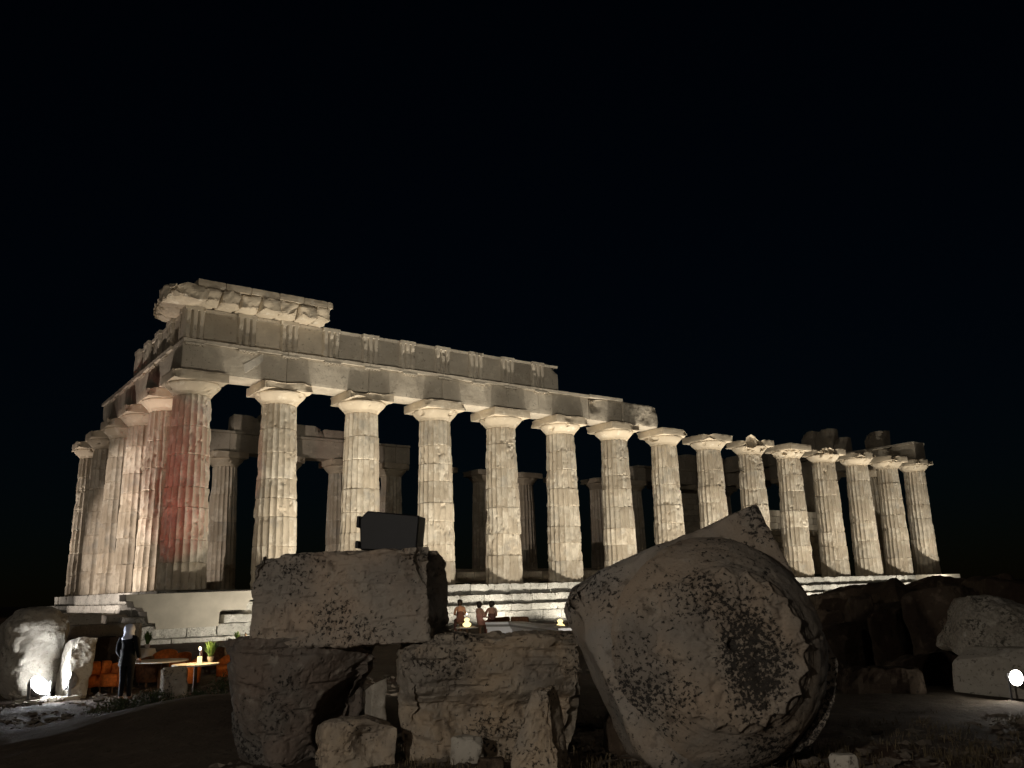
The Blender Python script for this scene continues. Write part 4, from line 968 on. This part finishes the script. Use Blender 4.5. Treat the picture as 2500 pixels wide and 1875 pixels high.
# ------------------------------------------------------------------ people
def skin_mesh(name, verts, edges, radii, sub=2):
    me = bpy.data.meshes.new(name); me.from_pydata(verts, edges, []); o = bpy.data.objects.new(name, me); COL.objects.link(o)
    o.modifiers.new('skin', 'SKIN'); 
    for v, r in zip(me.skin_vertices[0].data, radii): v.radius = (r, r) if not isinstance(r, tuple) else r
    me.skin_vertices[0].data[0].use_root = True
    ss = o.modifiers.new('sub', 'SUBSURF'); ss.levels = sub; ss.render_levels = sub
    bpy.context.view_layer.update(); dg = bpy.context.evaluated_depsgraph_get()
    res = bpy.data.meshes.new_from_object(o.evaluated_get(dg)); res.name = name
    bpy.data.objects.remove(o); res.polygons.foreach_set('use_smooth', [True]*len(res.polygons)); return res
def figure(J, fingers=True, limb=1.0, fat=0.0, arms=True, legs=True, head=True):
    """J: joints dict -> (verts, edges, radii) rooted at the pelvis"""
    V = []; E = []; R = []; ix = {}
    def add(n, p, r, par=None):
        ix[n] = len(V); V.append(tuple(p)); R.append(r)
        if par: E.append((ix[par], ix[n]))
    L = lambda a, b, t: tuple(np.array(J[a])*(1 - t) + np.array(J[b])*t)
    add('pelvis', J['pelvis'], (.155 + fat, .115 + fat)); add('waist', L('pelvis', 'chest', .5), (.13 + fat, .10 + fat), 'pelvis'); add('chest', J['chest'], (.155 + fat, .115 + fat), 'waist')
    add('neck0', L('chest', 'neck', .75), .075 + fat, 'chest')
    if head:
        add('neck', J['neck'], .052, 'neck0'); hd = np.array(J['head']); nk = np.array(J['neck']); u = (hd - nk)/np.linalg.norm(hd - nk)
        add('jaw', nk + u*.07, .066, 'neck'); add('mid', hd, .093, 'jaw'); add('crown', hd + u*.075, .072, 'mid')
        f = np.array(J['face']); add('nose', hd + f*.105 - u*.015, .014, 'mid')
    for s in ('l', 'r'):
        if arms:
            add('sh' + s, J['sh' + s], .062 + fat, 'neck0'); add('el' + s, J['el' + s], .045 + fat, 'sh' + s); add('wr' + s, J['wr' + s], .030 + fat, 'el' + s)
            if fingers:
                w = np.array(J['wr' + s]); d = w - np.array(J['el' + s]); d = d/np.linalg.norm(d); side = np.cross(d, (0, 0, 1.0)); side = side/(np.linalg.norm(side) + 1e-6) if np.linalg.norm(side) > .1 else np.array([1.0, 0, 0])
                add('pm' + s, w + d*.07, (.034, .02), 'wr' + s)
                dn = np.cross(side, d)
                for q, (o, le) in enumerate(((-.030, .060), (-.010, .078), (.010, .072), (.030, .058))):
                    k = add('f%d%s' % (q, s), w + d*.10 + side*o, .009, 'pm' + s); add('g%d%s' % (q, s), w + d*(.10 + le*.6) + side*o - dn*.012, .008, 'f%d%s' % (q, s)); add('t%d%s' % (q, s), w + d*(.10 + le) + side*o - dn*.030, .007, 'g%d%s' % (q, s))
                add('th' + s, w + d*.05 - side*.045, .010, 'pm' + s); add('tt' + s, w + d*.085 - side*.060, .008, 'th' + s)
        if legs:
            add('hp' + s, J['hp' + s], .092 + fat, 'pelvis'); add('kn' + s, J['kn' + s], .060 + fat, 'hp' + s); add('an' + s, J['an' + s], .040 + fat, 'kn' + s)
            if fingers: add('to' + s, J['to' + s], .034, 'an' + s)
    return V, E, R
STAND = dict(pelvis=(0, 0, .95), chest=(0, .01, 1.28), neck=(0, .02, 1.47), head=(0, -.01, 1.61), face=(0, -1, 0), shl=(.19, 0, 1.40), shr=(-.19, 0, 1.40), ell=(.25, .02, 1.12), elr=(-.25, .0, 1.12), wrl=(.20, -.14, .94), wrr=(-.20, -.16, .95),
             hpl=(.09, 0, .90), hpr=(-.09, 0, .90), knl=(.10, -.02, .49), knr=(-.10, .0, .49), anl=(.10, .03, .07), anr=(-.11, .03, .07), tol=(.11, -.12, .035), tor=(-.12, -.12, .035))
def standing_person(px, h, turn, label):
    p, rz = faced(px, 1600, h); g = gz(p[0], p[1])
    root = empty('person', (p[0], p[1], g), (0, 0, rz + turn)); tag(root, label, 'person')
    link('body', skin_mesh('body', *figure(STAND)), M['skin'], root)
    J = dict(STAND); V, E, R = figure(J, False, head=False, fat=.016); link('clothes', skin_mesh('clothes', V, E, R), M['suit'], root)
    # jacket hem
    n = 28; V = []; F = []
    for r, z in ((.18, 1.15), (.165, 1.03), (.19, .90), (.20, .78)):
        for k in range(n): a = 2*PI*k/n; w = 1 + .05*math.sin(5*a)*(1.1 - z); V.append((r*w*math.cos(a), r*.78*w*math.sin(a) + .01, z))
    for i in range(3):
        for k in range(n): a, b = i*n + k, i*n + (k+1) % n; F.append([a, b, b + n, a + n])
    link('jacket_hem', mk_mesh('jacket_hem', V, F, True), M['suit'], root)
    # pale wrap round head and neck
    V, F = lathe([(.16, -.22), (.15, -.17), (.115, -.13), (.115, -.06), (.128, .0), (.120, .06), (.085, .115), (.01, .135)], 40); V = np.array(V)
    V = V*(1 + (fbm(V*14, 4, 3) - .5)[:, None]*.22); V[:, 1] *= 1.08
    fr = (V[:, 1] < -.05) & (np.abs(V[:, 0]) < .08) & (V[:, 2] > -.10) & (V[:, 2] < .06); V[fr, 1] += .09
    link('head_wrap', mk_mesh('head_wrap', V, F, True), M['scarf'], root, (0, .0, 1.61))
    return root
standing_person(312, 23.6, PI - .5, 'person in black with a pale bluish head, standing among the terrace tables')
SIT = dict(pelvis=(0, 0, .52), chest=(0, -.02, .86), neck=(0, -.03, 1.05), head=(0, -.06, 1.19), face=(0, -1, 0), shl=(.17, -.01, .98), shr=(-.17, -.01, .98), ell=(.22, -.12, .74), elr=(-.22, -.10, .74), wrl=(.12, -.34, .72), wrr=(-.10, -.34, .70),
           hpl=(.09, -.05, .50), hpr=(-.09, -.05, .50), knl=(.11, -.46, .50), knr=(-.10, -.46, .50), anl=(.11, -.46, .08), anr=(-.10, -.44, .08), tol=(.12, -.60, .04), tor=(-.10, -.58, .04))
def seated_person(px, h, turn, label, dress, lean=0.0, up=0.0, hair=True):
    p, rz = faced(px, 1525, h); g = gz(p[0], p[1])
    root = empty('person', (p[0], p[1], g + .28), (0, 0, rz + turn)); tag(root, label, 'person')
    J = dict(SIT)
    for k in J:
        if k != 'face': q = np.array(J[k]); q[0] += lean*max(0, q[2] - .5); J[k] = tuple(q)
    link('body', skin_mesh('body', *figure(J)), M['skin'], root)
    V, E, R = figure(J, False, head=False, arms=False, fat=.014); V2 = [(x, y, z - (.05 if z > .8 else 0)) for x, y, z in V]
    link('dress', skin_mesh('dress', V2, E, R), dress, root)
    V, F = lathe([(.02, -.14), (.075, -.12), (.108, -.02), (.112, .04), (.095, .085), (.06, .115), (.02, .128), (.004, .13)], 22); V = np.array(V); V[:, 1] = np.where(V[:, 1] < -.03, V[:, 1]*.72, V[:, 1]) + .02
    link('hair', mk_mesh('hair', V, F, True), M['hair'], root, J['head'])
    return root
def stool(person, label):
    up = .28; V, F = lathe([(.19, -up), (.17, .03 - up), (.05, .05 - up), (.045, .36), (.18, .38), (.19, .43)], 18); V = np.array(V)
    o = link('stool', mk_mesh('stool', V, F), M['wood'], None, person.location); tag(o, label, 'stool', 'stools by the counter')
a1 = seated_person(1172, 34.2, PI - .9, 'seated person in a salmon dress, left of the pair by the counter', M['dress2'], .10); stool(a1, 'stool under the person in the salmon dress')
a2 = seated_person(1200, 34.6, PI + .3, 'seated person in a rose-brown dress, back turned, right of the pair by the counter', M['dress'], -.05); stool(a2, 'stool under the person in the rose-brown dress')
a3 = seated_person(1124, 36.0, PI + .2, 'seated person at the edge of the big block left of the glowing lamp', M['dress'], 0); stool(a3, 'stool under the person left of the glowing lamp')

# ------------------------------------------------------------------ shrubs and dry grass
def shrub(px, py, h, rx, rz, seed, label, n=2600):
    p = at_h(px, py, h); g = gz(p[0], p[1]) + .1
    root = empty('shrub', (p[0], p[1], g)); tag(root, label, 'shrub', 'low shrubs on the dark bank')
    r = np.random.RandomState(seed); V = []; F = []
    for k in range(n):
        a = r.uniform(0, 2*PI); t = r.uniform(0, 1)**.5; e = r.uniform(0, PI/2); d = np.array([math.cos(a)*math.cos(e)*rx, math.sin(a)*math.cos(e)*rx*.8, math.sin(e)*rz])*t*(0.75 + .5*vnoise(np.array([[a*2, e*3, seed]]), 1)[0])
        s = r.uniform(.012, .028); u = r.normal(size=3); u /= np.linalg.norm(u); w = np.cross(u, r.normal(size=3)); w /= np.linalg.norm(w); b = len(V)
        V += [tuple(d - u*s), tuple(d + w*s*.4), tuple(d + u*s), tuple(d - w*s*.4)]; F.append([b, b+1, b+2, b+3])
    link('foliage', mk_mesh('foliage', V, F), M['bush'], root)
    V = []; F = []
    for k in range(9):
        a = 2*PI*k/9; b = len(V); tip = (rx*.7*math.cos(a), rx*.6*math.sin(a), rz*.75)
        for q in range(3): ang = 2*PI*q/3; V.append((.02*math.cos(ang), .02*math.sin(ang), -.12))
        for q in range(3): ang = 2*PI*q/3; V.append((tip[0] + .006*math.cos(ang), tip[1] + .006*math.sin(ang), tip[2]))
        for q in range(3): F.append([b + q, b + (q+1) % 3, b + 3 + (q+1) % 3, b + 3 + q])
    link('stem', mk_mesh('stem', V, F), M['wood'], root)
    return root
for k, (px, py, h, rx, rz, lab) in enumerate([(380, 1655, 20.5, .5, .34, 'low dark shrub below the low white-edged table'), (545, 1640, 19.5, .62, .60, 'taller dark shrub left of the stone pile'), (480, 1660, 19.5, .55, .36, 'dark shrub below the bottle table'), (300, 1668, 20.0, .7, .26, 'flat dark shrub at the feet of the standing person')]):
    shrub(px, py, h, rx, rz, 40 + k, lab)
def grass(name, n, region, seed, label, hmin=.06, hmax=.22):
    r = np.random.RandomState(seed); V = []; F = []
    cl = [(r.uniform(*region[0]), r.uniform(*region[1])) for _ in range(n//28)]
    for px, hh in cl:
        c = at_h(px, 1800, hh)
        for k in range(28):
            x, y = c[0] + r.normal()*.14, c[1] + r.normal()*.14; z = gz(x, y) + .0
            a = r.uniform(0, 2*PI); le = r.uniform(hmin, hmax); ln = r.uniform(.2, 1.3); w = .004; b = len(V)
            dx, dy = math.cos(a), math.sin(a)
            V += [(x - dy*w, y + dx*w, z - .03), (x + dy*w, y - dx*w, z - .03), (x + dx*le*ln*.4 + dy*w, y + dy*le*ln*.4 - dx*w, z + le*.7), (x + dx*le*ln*.4 - dy*w, y + dy*le*ln*.4 + dx*w, z + le*.7), (x + dx*le*ln, y + dy*le*ln, z + le*(1.1 - .35*ln))]
            F += [[b, b+1, b+2, b+3], [b+3, b+2, b+4]]
    o = link(name, mk_mesh(name, V, F), M['straw']); tag(o, label, None, None, 'stuff'); return o
grass('dry_grass', 9500, ((900, 2700), (7.5, 17)), 5, 'sparse dry grass tufts round the fallen stones', .03, .15)

def pebbles(n, seed):
    r = np.random.RandomState(seed); V = []; F = []
    base = np.array([(1,0,0),(0,1,0),(-1,0,0),(0,-1,0),(0,0,.7),(0,0,-.7),(.6,.6,.35),(-.6,.6,.35),(-.6,-.6,.3),(.6,-.6,.35)])
    tri = [(0,6,4),(6,1,4),(1,7,4),(7,2,4),(2,8,4),(8,3,4),(3,9,4),(9,0,4),(6,0,5),(1,6,5),(7,1,5),(2,7,5),(8,2,5),(3,8,5),(9,3,5),(0,9,5)]
    for k in range(n):
        hh = 5.5 + 21*r.rand()**1.3; c = at_h(r.uniform(-100, 2600), 1800, hh); s_ = .015 + .10*r.rand()**4
        b = len(V); q = base*(s_*(1 + .35*r.normal(size=(10, 1))))*np.array([r.uniform(.8, 1.6), r.uniform(.8, 1.4), r.uniform(.5, .9)]); a = r.uniform(0, 6.28)
        ca, sa = math.cos(a), math.sin(a); z = gz(c[0], c[1])
        for p in q: V.append((c[0] + p[0]*ca - p[1]*sa, c[1] + p[0]*sa + p[1]*ca, z + p[2] + .01))
        F += [[b + i for i in t] for t in tri]
    tag(link('gravel', mk_mesh('gravel', V, F), M['gravel']), 'loose gravel and stone chips scattered over the soil', None, None, 'stuff')
M['gravel'] = m_plain('stone_chips', (0.17, 0.14, 0.11), 0.95, 0.4, 2.0)
pebbles(9500, 3)
